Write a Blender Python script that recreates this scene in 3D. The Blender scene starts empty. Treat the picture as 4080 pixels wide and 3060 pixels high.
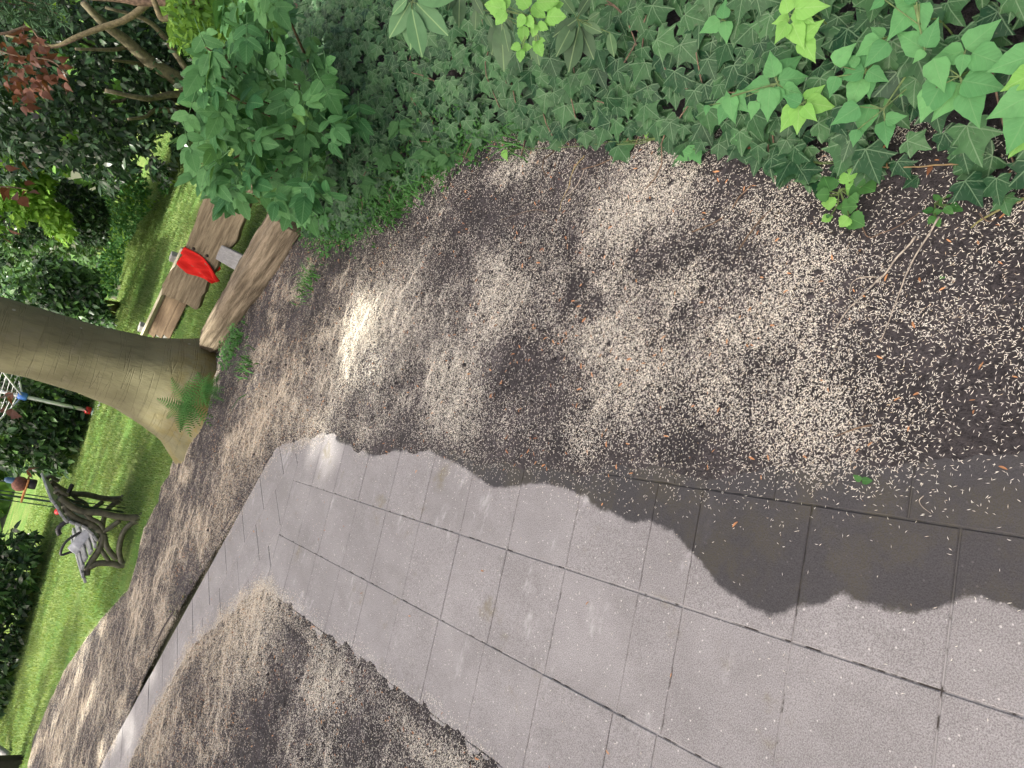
import bpy, math, random
import numpy as np
from mathutils import Matrix, Vector
rng = np.random.default_rng(7); random.seed(7)
SC = bpy.context.scene
COL = SC.collection

# ------------------------------------------------------------------ camera, sky, sun, exposure
CAM_H, PITCH, ROLL, FPX = 1.55, math.radians(34.9), math.radians(18.7), 2830.0
CAM = np.array([0.0, 0.0, CAM_H])
fwd = np.array([0, math.cos(PITCH), -math.sin(PITCH)])
up0 = np.array([0, math.sin(PITCH), math.cos(PITCH)]); rt0 = np.array([1.0, 0, 0])
Rr = math.cos(ROLL) * rt0 + math.sin(ROLL) * up0      # towards the right of the upright view
Ur = -math.sin(ROLL) * rt0 + math.cos(ROLL) * up0     # towards the top of the upright view
camd = bpy.data.cameras.new('camera'); cam = bpy.data.objects.new('camera', camd); COL.objects.link(cam)
camd.sensor_fit = 'HORIZONTAL'; camd.sensor_width = 36.0; camd.lens = FPX / 4080 * 36
camd.clip_start = 0.05; camd.clip_end = 500
cx, cy, cz = -Ur, Rr, -fwd                              # the phone was held on its side
cam.matrix_world = Matrix(((cx[0], cy[0], cz[0], 0), (cx[1], cy[1], cz[1], 0), (cx[2], cy[2], cz[2], CAM_H), (0, 0, 0, 1)))
SC.camera = cam
SUN_EL, SUN_DIR = math.radians(56), np.array([-0.88, -0.30])   # horizontal direction towards the sun
sd = SUN_DIR / np.linalg.norm(SUN_DIR)
SUN = np.array([sd[0] * math.cos(SUN_EL), sd[1] * math.cos(SUN_EL), math.sin(SUN_EL)])
W = bpy.data.worlds.new('World'); SC.world = W; W.use_nodes = True
wn = W.node_tree.nodes; wl_ = W.node_tree.links
sky = wn.new('ShaderNodeTexSky'); sky.sky_type = 'NISHITA'; sky.sun_disc = False
sky.sun_elevation = SUN_EL; sky.sun_rotation = math.atan2(sd[0], sd[1])
sky.air_density = 0.45; sky.dust_density = 10.0; sky.ozone_density = 0.0; sky.altitude = 0
bg = wn['Background']; bg.inputs['Strength'].default_value = 0.15
wl_.new(sky.outputs[0], bg.inputs['Color'])
sl = bpy.data.lights.new('sun', 'SUN'); sl.energy = 3.6; sl.angle = math.radians(0.55); sl.color = (1.0, 0.95, 0.86)
so = bpy.data.objects.new('sun', sl); COL.objects.link(so); so.location = (-6, -2, 12)
so.rotation_euler = Vector(SUN).to_track_quat('Z', 'Y').to_euler()
VS = SC.view_settings; VS.view_transform = 'Standard'; VS.look = 'None'; VS.gamma = 1; VS.exposure = 1.32; VS.use_curve_mapping = False

# ------------------------------------------------------------------ geometry helpers
def ray(px, py):
    px = np.asarray(px, float); py = np.asarray(py, float)
    d = fwd * FPX + Rr * (-(py - 1530))[..., None] + Ur * (-(px - 2040))[..., None]
    return d / np.linalg.norm(d, axis=-1, keepdims=True)
def G(px, py, z=0.0):
    d = ray(px, py); t = (z - CAM_H) / d[..., 2]
    return CAM + d * t[..., None]
def at(px, py, dist):
    return CAM + ray(px, py) * np.asarray(dist, float)[..., None]
def on_plane(px, py, p0, n):
    d = ray(px, py); t = ((np.asarray(p0) - CAM) @ n) / (d @ n)
    return CAM + d * t[..., None]
def aty(px, py, y):
    return on_plane(px, py, np.array([0, y, 0.0]), np.array([0, 1.0, 0]))
def proj(P):
    v = np.asarray(P) - CAM; f = v @ fwd
    return 2040 - FPX * (v @ Ur) / f, 1530 - FPX * (v @ Rr) / f, f
def GL(l, z=0.0):
    a = np.array(l, float); return G(a[:, 0], a[:, 1], z)
def hash2(i, j, s):
    n = (i.astype(np.int64) * 374761393 + j.astype(np.int64) * 668265263 + s * 1442695041) & 0xffffffff
    n = ((n ^ (n >> 13)) * 1274126177) & 0xffffffff
    return ((n ^ (n >> 16)) & 0xffff) / 65535.0
def vnoise(x, y, s=0):
    x = np.asarray(x, float); y = np.asarray(y, float)
    i = np.floor(x).astype(np.int64); j = np.floor(y).astype(np.int64); u = x - i; v = y - j
    u = u * u * (3 - 2 * u); v = v * v * (3 - 2 * v)
    a = hash2(i, j, s); b = hash2(i + 1, j, s); c = hash2(i, j + 1, s); d = hash2(i + 1, j + 1, s)
    return a + (b - a) * u + (c - a) * v + (a - b - c + d) * u * v
def fbm(x, y, s=0, o=4):
    r = 0; a = .5; f = 1.0
    for k in range(o):
        r = r + a * vnoise(np.asarray(x) * f + k * 17.3, np.asarray(y) * f - k * 9.1, s + k); a *= .5; f *= 2.03
    return r
def inside(poly, x, y):
    x = np.asarray(x, float); y = np.asarray(y, float); r = np.zeros(x.shape, bool); n = len(poly)
    for k in range(n):
        x1, y1 = poly[k][:2]; x2, y2 = poly[(k + 1) % n][:2]
        c = (y1 > y) != (y2 > y)
        r ^= c & (x < (x2 - x1) * (y - y1) / (y2 - y1 + 1e-12) + x1)
    return r
def segdist(pts, x, y, closed=True):
    d = np.full(np.shape(x), 1e9); n = len(pts)
    for k in range(n if closed else n - 1):
        ax, ay = pts[k][:2]; bx, by = pts[(k + 1) % n][:2]
        t = np.clip(((x - ax) * (bx - ax) + (y - ay) * (by - ay)) / ((bx - ax) ** 2 + (by - ay) ** 2 + 1e-12), 0, 1)
        d = np.minimum(d, np.hypot(x - ax - t * (bx - ax), y - ay - t * (by - ay)))
    return d
def sdist(poly, x, y):
    return np.where(inside(poly, x, y), 1, -1) * segdist(poly, x, y)
def smooth(a, b, x):
    t = np.clip((x - a) / (b - a), 0, 1); return t * t * (3 - 2 * t)
def mesh_np(name, V, F, mat=None, uv=None, rnd=None, smooth_=True):
    """V (n,3); F (m,k) array or list of index tuples; uv per vertex; rnd per vertex"""
    me = bpy.data.meshes.new(name)
    V = np.asarray(V, np.float32)
    if isinstance(F, np.ndarray):
        m, k = F.shape; li = F.ravel().astype(np.int32); ls = np.arange(0, m * k, k, dtype=np.int32)
    else:
        lens = np.array([len(f) for f in F]); li = np.concatenate([np.asarray(f) for f in F]).astype(np.int32)
        ls = np.concatenate([[0], np.cumsum(lens)[:-1]]).astype(np.int32); m = len(F)
    me.vertices.add(len(V)); me.vertices.foreach_set('co', V.ravel())
    me.loops.add(len(li)); me.loops.foreach_set('vertex_index', li)
    me.polygons.add(m); me.polygons.foreach_set('loop_start', ls)
    me.update(calc_edges=True)
    me.polygons.foreach_set('use_smooth', np.full(m, bool(smooth_)))
    if uv is not None:
        l = me.uv_layers.new(name='UVMap'); l.data.foreach_set('uv', np.asarray(uv, np.float32)[li].ravel())
    if rnd is not None:
        a = me.attributes.new('rnd', 'FLOAT', 'POINT'); a.data.foreach_set('value', np.asarray(rnd, np.float32))
    if mat is not None: me.materials.append(mat)
    return me
WLOC = {}
def link(o, parent=None, loc=None, rot=None, scale=1.0):
    """loc / rot are in world space; parents carry a location only"""
    COL.objects.link(o); l = np.zeros(3) if loc is None else np.asarray(loc, float)
    WLOC[o.name] = l if rot is None else l
    pl = WLOC[parent.name] if parent is not None else np.zeros(3)
    d = l - pl
    if rot is not None:
        R = np.asarray(rot) * scale
        o.matrix_basis = Matrix([list(R[0]) + [d[0]], list(R[1]) + [d[1]], list(R[2]) + [d[2]], [0, 0, 0, 1]])
    else:
        o.location = d
    if parent is not None: o.parent = parent
    return o
def obj(name, me, parent=None, kind=None, loc=None, rot=None, scale=1.0):
    o = bpy.data.objects.new(name, me); link(o, parent, loc, rot, scale)
    if kind: o['kind'] = kind
    return o
def thing(name, label, cat, loc=(0, 0, 0), group=None):
    o = bpy.data.objects.new(name, None); o.empty_display_size = .1; link(o, None, loc)
    return tag(o, label, cat, group)
def tag(o, label, cat, group=None):
    o['label'] = label; o['category'] = cat
    if group: o['group'] = group
    return o
def tube(pts, rad, n=8, cap=True, jit=0.0):
    """swept tube -> V, F(quads+caps as lists)"""
    P = np.asarray(pts, float); m = len(P); rad = np.broadcast_to(np.asarray(rad, float), (m,))
    T = np.gradient(P, axis=0); T /= np.linalg.norm(T, axis=1, keepdims=True) + 1e-12
    a = np.array([0, 0, 1.0]) if abs(T[0][2]) < .9 else np.array([1.0, 0, 0])
    V = []; u = np.cross(T[0], a); u /= np.linalg.norm(u)
    for k in range(m):
        u = u - T[k] * (u @ T[k]); u /= np.linalg.norm(u) + 1e-12; w = np.cross(T[k], u)
        an = np.arange(n) * 2 * math.pi / n
        rr = rad[k] * (1 + jit * (rng.random(n) - .5))
        V.append(P[k] + (np.cos(an) * rr)[:, None] * u + (np.sin(an) * rr)[:, None] * w)
    V = np.concatenate(V); F = []
    for k in range(m - 1):
        for i in range(n):
            j = (i + 1) % n; F.append((k * n + i, k * n + j, k * n + n + j, k * n + n + i))
    if cap: F.append(tuple(range(n))[::-1]); F.append(tuple((m - 1) * n + i for i in range(n)))
    return V, F
def join(parts):
    V = []; F = []; o = 0
    for v, f in parts:
        V.append(np.asarray(v, float)); F += [tuple(int(i) + o for i in q) for q in f]; o += len(v)
    return np.concatenate(V), F
def box(c, ax, ay, az):
    c = np.asarray(c, float); ax, ay, az = (np.asarray(a, float) for a in (ax, ay, az))
    V = np.array([c + sx * ax + sy * ay + sz * az for sz in (-1, 1) for sy in (-1, 1) for sx in (-1, 1)])
    return V, [(0, 2, 3, 1), (4, 5, 7, 6), (0, 1, 5, 4), (2, 6, 7, 3), (0, 4, 6, 2), (1, 3, 7, 5)]
def spline(pts, n):
    P = np.asarray(pts, float); m = len(P); Q = np.vstack([2 * P[0] - P[1], P, 2 * P[-1] - P[-2]]); out = []
    for t in np.linspace(0, m - 1 - 1e-9, n):
        k = int(t); u = t - k; a, b, c, d = Q[k], Q[k + 1], Q[k + 2], Q[k + 3]
        out.append(.5 * (2 * b + (c - a) * u + (2 * a - 5 * b + 4 * c - d) * u * u + (3 * b - a - 3 * c + d) * u ** 3))
    return np.array(out)
def bevel(o, w=.004, seg=1):
    b = o.modifiers.new('bevel', 'BEVEL'); b.width = w; b.segments = seg; b.limit_method = 'ANGLE'; return o

# ------------------------------------------------------------------ material helpers
class NT:
    def __init__(s, name):
        s.m = bpy.data.materials.new(name); s.m.use_nodes = True; s.t = s.m.node_tree; s.n = s.t.nodes; s.l = s.t.links
        s.b = s.n['Principled BSDF']; s.out = s.n['Material Output']
    def new(s, t, **k):
        n = s.n.new(t)
        for a, v in k.items(): setattr(n, a, v)
        return n
    def put(s, sock, v):
        if isinstance(v, bpy.types.NodeSocket): s.l.new(v, sock)
        elif v is not None: sock.default_value = (tuple(v) + (1,) if isinstance(v, (tuple, list)) and len(v) == 3 and sock.type == 'RGBA' else v)
    def math(s, op, a, b=None, c=None, clamp=False):
        n = s.new('ShaderNodeMath', operation=op, use_clamp=clamp)
        for i, v in enumerate((a, b, c)):
            if v is not None: s.put(n.inputs[i], v)
        return n.outputs[0]
    def step(s, x, a, b):
        n = s.new('ShaderNodeMapRange', interpolation_type='SMOOTHSTEP', clamp=True)
        s.put(n.inputs[0], x); n.inputs[1].default_value = a; n.inputs[2].default_value = b
        return n.outputs[0]
    def mix(s, f, a, b, mode='MIX'):
        n = s.new('ShaderNodeMix', data_type='RGBA', blend_type=mode)
        s.put(n.inputs[0], f); s.put(n.inputs[6], a); s.put(n.inputs[7], b); return n.outputs[2]
    def noise(s, vec, scale, detail=4, rough=.55, dist=0):
        n = s.new('ShaderNodeTexNoise'); n.inputs['Scale'].default_value = scale; n.inputs['Detail'].default_value = detail
        n.inputs['Roughness'].default_value = rough; n.inputs['Distortion'].default_value = dist
        if vec is not None: s.l.new(vec, n.inputs['Vector'])
        return n.outputs[0]
    def vor(s, vec, scale, feat='F1', out=0):
        n = s.new('ShaderNodeTexVoronoi', feature=feat); n.inputs['Scale'].default_value = scale
        if vec is not None: s.l.new(vec, n.inputs['Vector'])
        return n.outputs[out]
    def pos(s): return s.new('ShaderNodeNewGeometry').outputs['Position']
    def objc(s): return s.new('ShaderNodeTexCoord').outputs['Object']
    def mapping(s, vec, sc=(1, 1, 1), rot=(0, 0, 0), loc=(0, 0, 0)):
        n = s.new('ShaderNodeMapping'); s.l.new(vec, n.inputs[0]); n.inputs['Scale'].default_value = sc; n.inputs['Rotation'].default_value = rot; n.inputs['Location'].default_value = loc
        return n.outputs[0]
    def xyz(s, vec):
        n = s.new('ShaderNodeSeparateXYZ'); s.l.new(vec, n.inputs[0]); return n.outputs
    def ramp(s, f, stops):
        n = s.new('ShaderNodeValToRGB'); s.put(n.inputs[0], f); e = n.color_ramp.elements
        while len(e) > 1: e.remove(e[-1])
        e[0].position = stops[0][0]; e[0].color = tuple(stops[0][1]) + (1,)
        for p, c in stops[1:]:
            q = e.new(p); q.color = tuple(c) + (1,)
        return n.outputs[0]
    def bump(s, h, strength=.5, dist=.01, normal=None):
        n = s.new('ShaderNodeBump'); n.inputs['Strength'].default_value = strength; n.inputs['Distance'].default_value = dist
        s.l.new(h, n.inputs['Height'])
        if normal is not None: s.l.new(normal, n.inputs['Normal'])
        return n.outputs[0]
    def done(s, color=None, rough=None, normal=None, spec=None, metal=None):
        s.put(s.b.inputs['Base Color'], color); s.put(s.b.inputs['Roughness'], rough)
        if normal is not None: s.l.new(normal, s.b.inputs['Normal'])
        if spec is not None: s.put(s.b.inputs['Specular IOR Level'], spec)
        if metal is not None: s.put(s.b.inputs['Metallic'], metal)
        return s.m
def plain(name, col, rough=.6, var=.25, scale=30, metal=0, bump=.15):
    t = NT(name); p = t.objc(); n = t.noise(p, scale, 5)
    c = t.mix(t.step(n, .3, .7), tuple(x * (1 - var) for x in col), tuple(min(1, x * (1 + var)) for x in col))
    return t.done(c, rough, t.bump(n, bump, .004), metal=metal)

# ------------------------------------------------------------------ layout on the ground (read off the photograph, in metres)
E1 = np.array([-.187, .982]); E1 /= np.linalg.norm(E1); E2 = np.array([-E1[1], E1[0]])     # along / across (to the left) of the near path
O1 = G(np.array(3155.), np.array(2558.))[:2]                                               # a slab corner
far_a = G(np.array(1110.), np.array(1762.))[:2]; far_b = G(np.array(400.), np.array(3050.))[:2]
D1 = (far_b - far_a) / np.linalg.norm(far_b - far_a); D2 = np.array([D1[1], -D1[0]])
if D2 @ (np.zeros(2) - far_a) < 0: D2 = -D2                                                # across the second leg, towards the camera
bed_edge = [(4400, 1740), (4080, 1790), (3700, 1850), (3400, 1885), (3000, 1890), (2600, 1880), (2250, 1870), (2000, 1850), (1850, 1815), (1757, 1785), (1660, 1800), (1560, 1795),
            (1490, 1812), (1420, 1782), (1350, 1758), (1310, 1722), (1235, 1728), (1190, 1738), (1110, 1762), (1000, 1930), (830, 2200), (650, 2500), (400, 3050), (330, 3220), (300, 3330)]
lawn_edge = [(60, 3330), (90, 3150), (121, 3026), (139, 2939), (191, 2823), (260, 2679), (341, 2563), (405, 2476), (521, 2349), (555, 2216), (579, 2105), (601, 2064), (633, 2010), (646, 1942), (683, 1893)]
BED = np.vstack([GL(bed_edge)[:, :2], GL(lawn_edge)[:, :2], GL([(700, 1800), (800, 1500), (850, 1400)])[:, :2], GL([(1000, 1120), (1190, 830), (1290, 650)])[:, :2], [[3.2, 5.4], [4.2, 3.0], [3.5, .3], [1.6, -.2], [.6, .05]]])
bed2_edge = [(2110, 3250), (1939, 3060), (1858, 2954), (1695, 2840), (1560, 2742), (1451, 2634), (1370, 2569), (1261, 2504), (1190, 2440), (1115, 2379), (1075, 2358), (1033, 2360), (963, 2412), (898, 2482), (800, 2560), (746, 2620), (683, 2730), (607, 2864), (520, 3055), (440, 3260)]
BED2 = np.vstack([GL(bed2_edge)[:, :2], [[-5.2, 5.6], [-4.5, 2.2], [-2.2, .9]]])
LAWN_NEAR = np.vstack([GL(lawn_edge)[:, :2], GL([(700, 1800), (800, 1500), (850, 1400), (1000, 1120), (1190, 830), (1290, 650)])[:, :2]])

# ------------------------------------------------------------------ ground materials
def soil_material():
    t = NT('damp soil'); p = t.pos()
    n1 = t.noise(p, 3.2, 5, .6); n2 = t.noise(p, 60, 6, .7); n3 = t.vor(p, 210)
    c = t.mix(t.step(n1, .35, .7), (.050, .045, .047), (.105, .093, .096))
    c = t.mix(t.step(n2, .35, .75), c, (.020, .018, .018))
    c = t.mix(t.math('MULTIPLY', t.step(n3, .25, .05), .35), c, (.15, .10, .07))
    h = t.math('ADD', t.math('MULTIPLY', n2, .9), t.math('MULTIPLY', t.noise(p, 190, 3, .6), .5))
    return t.done(c, t.math('ADD', .62, t.math('MULTIPLY', n1, .3)), t.bump(h, 1.0, .02), spec=.3)
M_SOIL = soil_material()
def wet_curve():
    """edge of the damp stain: distance across the path as a function of distance along it"""
    px = [(1330, 1752), (1420, 1784), (1490, 1818), (1560, 1797), (1700, 1792), (1757, 1822), (1830, 1850), (1896, 1896), (1940, 1934), (2016, 1946), (2060, 1935), (2105, 1925), (2213, 1934), (2285, 1955), (2339, 1978), (2358, 2010), (2410, 2035), (2466, 2061), (2529, 2083),
          (2600, 2075), (2687, 2122), (2760, 2207), (2794, 2236), (2854, 2320), (2910, 2370), (2968, 2410), (3068, 2452), (3120, 2440), (3175, 2414), (3275, 2408), (3320, 2385), (3369, 2368), (3420, 2390), (3456, 2408), (3550, 2430), (3617, 2443), (3700, 2435), (3750, 2421), (3790, 2394), (3851, 2374), (3911, 2382), (3991, 2414), (4080, 2436), (4300, 2450)]
    q = GL(px)[:, :2] - O1
    return q @ E1, q @ E2
WU, WV = wet_curve(); _o = np.argsort(WU); WU = WU[_o]; WV = WV[_o]
def wet_v(u): return np.interp(u, WU, WV)
def slab_material(joint=False):
    t = NT('joint mortar' if joint else 'concrete slab'); p = t.pos(); x, y, z = t.xyz(p)
    u = t.math('ADD', t.math('MULTIPLY', t.math('SUBTRACT', x, float(O1[0])), float(E1[0])), t.math('MULTIPLY', t.math('SUBTRACT', y, float(O1[1])), float(E1[1])))
    v = t.math('ADD', t.math('MULTIPLY', t.math('SUBTRACT', x, float(O1[0])), float(E2[0])), t.math('MULTIPLY', t.math('SUBTRACT', y, float(O1[1])), float(E2[1])))
    # colour of the dry slab: grey with aggregate
    oi = t.new('ShaderNodeObjectInfo').outputs['Random']; sm = t.step(t.noise(t.mapping(p, (1.4, .7, 1), (0, 0, .5)), 3.1, 7, .7), .38, .66)
    big = t.noise(p, 1.7, 4, .6); mid = t.noise(p, 9, 6, .65); fine = t.noise(p, 320, 4, .8); grit = t.vor(p, 230)
    c = t.mix(oi, (.272, .266, .264), (.305, .298, .296))
    c = t.mix(t.step(big, .35, .72), c, (.345, .338, .335)); c = t.mix(t.math('MULTIPLY', t.step(mid, .45, .75), .4), c, (.215, .211, .205))
    c = t.mix(t.math('MULTIPLY', sm, .5), c, (.185, .18, .175)); c = t.mix(t.math('MULTIPLY', t.step(fine, .44, .66), .75), c, (.10, .093, .09))
    c = t.mix(t.math('MULTIPLY', t.step(fine, .52, .35), .35), c, (.46, .44, .43))
    gr = t.new('ShaderNodeTexVoronoi'); gr.inputs['Scale'].default_value = 75; t.l.new(p, gr.inputs['Vector'])
    peb = t.math('MULTIPLY', t.step(gr.outputs['Distance'], .22, .12), t.math('GREATER_THAN', t.xyz(gr.outputs['Color'])[0], .86))
    c = t.mix(t.math('MULTIPLY', peb, .75), c, (.62, .60, .57))
    # pale lime scuffs, mossy-brown smears in the pores
    scuff = t.math('MULTIPLY', t.step(t.noise(t.mapping(p, (1, 2.2, 1)), 2.6, 7, .75), .575, .70), t.step(fine, .35, .6))
    c = t.mix(t.math('MULTIPLY', scuff, .75), c, (.56, .555, .55))
    moss = t.math('MULTIPLY', t.step(t.noise(t.mapping(p, (1, 1, 1), loc=(5, 2, 0)), 3.4, 5, .7), .58, .72), t.step(mid, .4, .6))
    c = t.mix(t.math('MULTIPLY', moss, .65), c, (.17, .145, .075))
    if joint:
        c = t.mix(t.noise(p, 40, 5, .7), (.24, .235, .23), (.36, .355, .35))
        c = t.mix(t.step(t.noise(p, 18, 4, .6), .50, .62), c, (.05, .045, .04))
    # damp stain: darker and glossier, with its own ragged shape
    cv = t.new('ShaderNodeFloatCurve'); lo, hi = float(WU[0] - .3), float(WU[-1] + .3); vlo, vhi = -.6, .6
    cm = cv.mapping; cu = cm.curves[0]
    pts = [((a - lo) / (hi - lo), (b - vlo) / (vhi - vlo)) for a, b in zip(WU, WV)]
    cu.points[0].location = (0, pts[0][1]); cu.points[1].location = (1, pts[-1][1])
    for a, b in pts: cu.points.new(a, b)
    for q in cu.points: q.handle_type = 'VECTOR'
    cm.update()
    t.l.new(t.math('DIVIDE', t.math('SUBTRACT', u, lo), hi - lo), cv.inputs['Value'])
    wv = t.math('ADD', t.math('MULTIPLY', cv.outputs[0], vhi - vlo), vlo)
    rag = t.math('ADD', t.math('MULTIPLY', t.math('SUBTRACT', t.noise(p, 45, 6, .75), .5), .034), t.math('MULTIPLY', t.math('SUBTRACT', t.noise(p, 11, 3, .6), .5), .03))
    dv = t.math('ADD', t.math('SUBTRACT', v, wv), rag)
    wet = t.math('MULTIPLY', t.step(dv, .008, -.008), t.math('LESS_THAN', u, hi - .32))
    wetc = t.mix(.87, c, (.018, .017, .019)) if not joint else t.mix(t.mix(t.step(v, -.02, .04), (.85, .85, .85), (.45, .45, .45)), c, (.03, .03, .03))
    wetc = t.mix(t.math('MULTIPLY', t.math('MULTIPLY', t.step(t.noise(p, 5, 5, .7), .44, .58), t.step(fine, .40, .58) if not joint else 1.0), .40), wetc, (.085, .075, .036))
    c = t.mix(wet, c, wetc)
    r = t.math('SUBTRACT', .92, t.math('MULTIPLY', wet, .32))
    h = t.math('ADD', fine, t.math('MULTIPLY', grit, .6))
    return t.done(c, r, t.bump(h, .35, .0025), spec=.35)
M_SLAB = slab_material(); M_JOINT = slab_material(True)
def lawn_soil():
    t = NT('lawn turf'); p = t.pos(); n = t.noise(p, 1.3, 5, .6); m = t.noise(p, 45, 5, .7)
    c = t.mix(t.step(n, .35, .68), (.08, .17, .03), (.16, .20, .06)); c = t.mix(t.step(m, .4, .7), c, (.045, .085, .02))
    return t.done(c, .9, t.bump(m, .8, .02), spec=.2)
M_TURF = lawn_soil()

# ground: one big sheet out to the horizon
gx = np.array([-260, -60, -20, -10, 10, 20, 60, 260.]); X, Y = np.meshgrid(gx, gx + 12); n = len(gx)
F = np.array([(j * n + i, j * n + i + 1, j * n + n + i + 1, j * n + n + i) for j in range(n - 1) for i in range(n - 1)])
t = NT('garden earth'); p = t.pos()
obj('ground', mesh_np('ground', np.c_[X.ravel(), Y.ravel(), np.full(X.size, -.06)], F, t.done(t.mix(t.noise(p, .5, 6), (.03, .06, .015), (.06, .05, .03)), .95)), kind='structure')

def heightfield(name, x0, x1, y0, y1, st, zf, keep, mat):
    xs = np.arange(x0, x1 + st, st); ys = np.arange(y0, y1 + st, st); X, Y = np.meshgrid(xs, ys); Z = zf(X, Y); K = keep(X, Y)
    idx = np.arange(X.size).reshape(X.shape); q = K[:-1, :-1] & K[1:, :-1] & K[:-1, 1:] & K[1:, 1:]
    F = np.stack([idx[:-1, :-1][q], idx[:-1, 1:][q], idx[1:, 1:][q], idx[1:, :-1][q]], 1)
    used, inv = np.unique(F, return_inverse=True)
    return mesh_np(name, np.c_[X.ravel(), Y.ravel(), Z.ravel()][used], inv.reshape(F.shape), mat)
def soil_z(x, y, s=None):
    s2 = sdist(BED2, x, y)
    if s is None: s = np.maximum(sdist(BED, x, y), s2)
    e = s + (fbm(x * 9, y * 9, 3, 5) - .47) * .11 + .045 * smooth(3.6, 4.6, y) * (s > -.03)
    lump = (fbm(x * 14, y * 14, 11, 5) - .45) * .034 + (fbm(x * 2.2, y * 2.2, 5, 3) - .4) * .05
    near = smooth(.0, .35, s)
    e = e + np.where(s2 > -.3, (fbm(x * 26, y * 26, 15, 3) - .45) * .10, 0)
    return np.where(s2 > -.3, .011 + .012 * smooth(.05, .25, s2), .016) * np.tanh(e / .05) + lump * smooth(-.02, .06, e) * (.35 + .65 * near)
me = heightfield('soil', -9.2, 3.9, .0, 9.6, .02, soil_z, lambda x, y: np.maximum(sdist(BED, x, y), sdist(BED2, x, y)) > -.07, M_SOIL)
obj('soil_bed', me, kind='structure')

# ------------------------------------------------------------------ path of concrete slabs
def clip(poly, p, nrm):
    out = []; n = len(poly)
    for i in range(n):
        a, b = poly[i], poly[(i + 1) % n]; da = (a - p) @ nrm; db = (b - p) @ nrm
        if da >= 0: out.append(a)
        if (da >= 0) != (db >= 0): out.append(a + (b - a) * da / (da - db))
    return out
path = bpy.data.objects.new('path', None); link(path, None, (0, 0, 0)); path['kind'] = 'structure'
mit_o = G(np.array(1215.), np.array(1735.))[:2]; mit_i = G(np.array(1060.), np.array(2330.))[:2]
md = mit_i - mit_o; mn = np.array([-md[1], md[0]]); mn /= np.linalg.norm(mn)
if mn @ (np.zeros(2) - mit_o) < 0: mn = -mn
def slab(corners, gap=.0019):
    c = np.array(corners)
    if len(c) < 3: return
    a = .5 * abs(np.sum(c[:, 0] * np.roll(c[:, 1], -1) - c[:, 1] * np.roll(c[:, 0], -1)))
    if a < .004: return
    ce = c.mean(0); d = c - ce; L = np.linalg.norm(d, axis=1, keepdims=True); c = ce + d * (1 - gap * 1.4 / L)
    n = len(c); dz = abs(rng.normal(0, .0009)); tl = rng.normal(0, .0022, 2); b = .0022
    c2 = ce + (c - ce) * (1 - b * 1.4 / np.linalg.norm(c - ce, axis=1, keepdims=True))
    zt = lambda q: dz + (q - ce) @ tl
    V = np.vstack([np.c_[c, np.full(n, -.045)], np.c_[c, zt(c) - b], np.c_[c2, zt(c2)]]) - [ce[0], ce[1], 0]
    F = [tuple(range(2 * n, 3 * n))]
    for i in range(n):
        j = (i + 1) % n; F += [(i, j, n + j, n + i), (n + i, n + j, 2 * n + j, 2 * n + i)]
    me = mesh_np('paving_slab', V, F, M_SLAB, smooth_=False)
    s2 = np.sum(np.cross(c, np.roll(c, -1, 0))) if False else (c[0][0] * (c[1][1] - c[2][1]) + c[1][0] * (c[2][1] - c[0][1]) + c[2][0] * (c[0][1] - c[1][1]))
    if s2 < 0: me.flip_normals()
    obj('paving_slab', me, path, loc=(ce[0], ce[1], 0))
S = .3105
def visible_pt(c):
    x, y, f = proj(np.array([c[0], c[1], 0])); return f > .05 and -500 < x < 4700 and -500 < y < 3700
for r, (v0, v1) in enumerate([(-.62, -.31), (-.31, 0.0), (0.0, .322), (.322, .635), (.635, .95), (.95, 1.26)]):
    v0, v1 = v0 + .0, v1
    cuts = [-.9 + S * k for k in range(22)]
    off = {0: .1, 1: .0, 2: .0, 3: .012, 4: .02, 5: .15}[r]
    cuts = [c + off for c in cuts]
    base = 0.0
    for k in range(len(cuts) - 1):
        u0, u1 = cuts[k] - cuts[3] + 0, cuts[k + 1] - cuts[3]
        if u0 > .61: u0 -= .155
        if u1 > .61: u1 -= .155
        P = [O1 + E1 * a + E2 * b for a, b in ((u0 + off, v0 - .31 * 0), (u1 + off, v0), (u1 + off, v1), (u0 + off, v1))]
        P = clip([np.array(q) for q in P], mit_o, mn)
        if len(P) < 3 or not visible_pt(np.mean(P, 0)): continue
        s_ = max(sdist(BED, *np.mean(P, 0)), sdist(BED2, *np.mean(P, 0)))
        if s_ > .30: continue
        slab(P)
for r in range(5):
    for k in range(-4, 17):
        w0 = .305 * r; u0 = .305 * k + (.13 if r % 2 else 0)
        P = [far_a + D1 * a + D2 * b for a, b in ((u0, w0), (u0 + .305, w0), (u0 + .305, w0 + .305), (u0, w0 + .305))]
        P = clip([np.array(q) for q in P], mit_o, -mn)
        if len(P) < 3 or not visible_pt(np.mean(P, 0)): continue
        if max(sdist(BED, *np.mean(P, 0)), sdist(BED2, *np.mean(P, 0))) > .30: continue
        slab(P)
PB = np.vstack([GL([(4500, 1500), (4500, 3300), (2100, 3300)])[:, :2], [[-1.9, 2.6], [-4.6, 5.2], [-4.6, 6.3]], GL([(1130, 1600), (2200, 1650)])[:, :2]])
me = heightfield('mortar', -5.2, 1.2, .15, 6.4, .08, lambda x, y: np.full(x.shape, -.0030), lambda x, y: (sdist(BED, x, y) < .25) & (sdist(BED2, x, y) < .25) & (x * 0 + ((np.stack([x, y], -1) - far_a) @ D2) > -.02), M_JOINT)
obj('joint_mortar', me, path)

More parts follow.
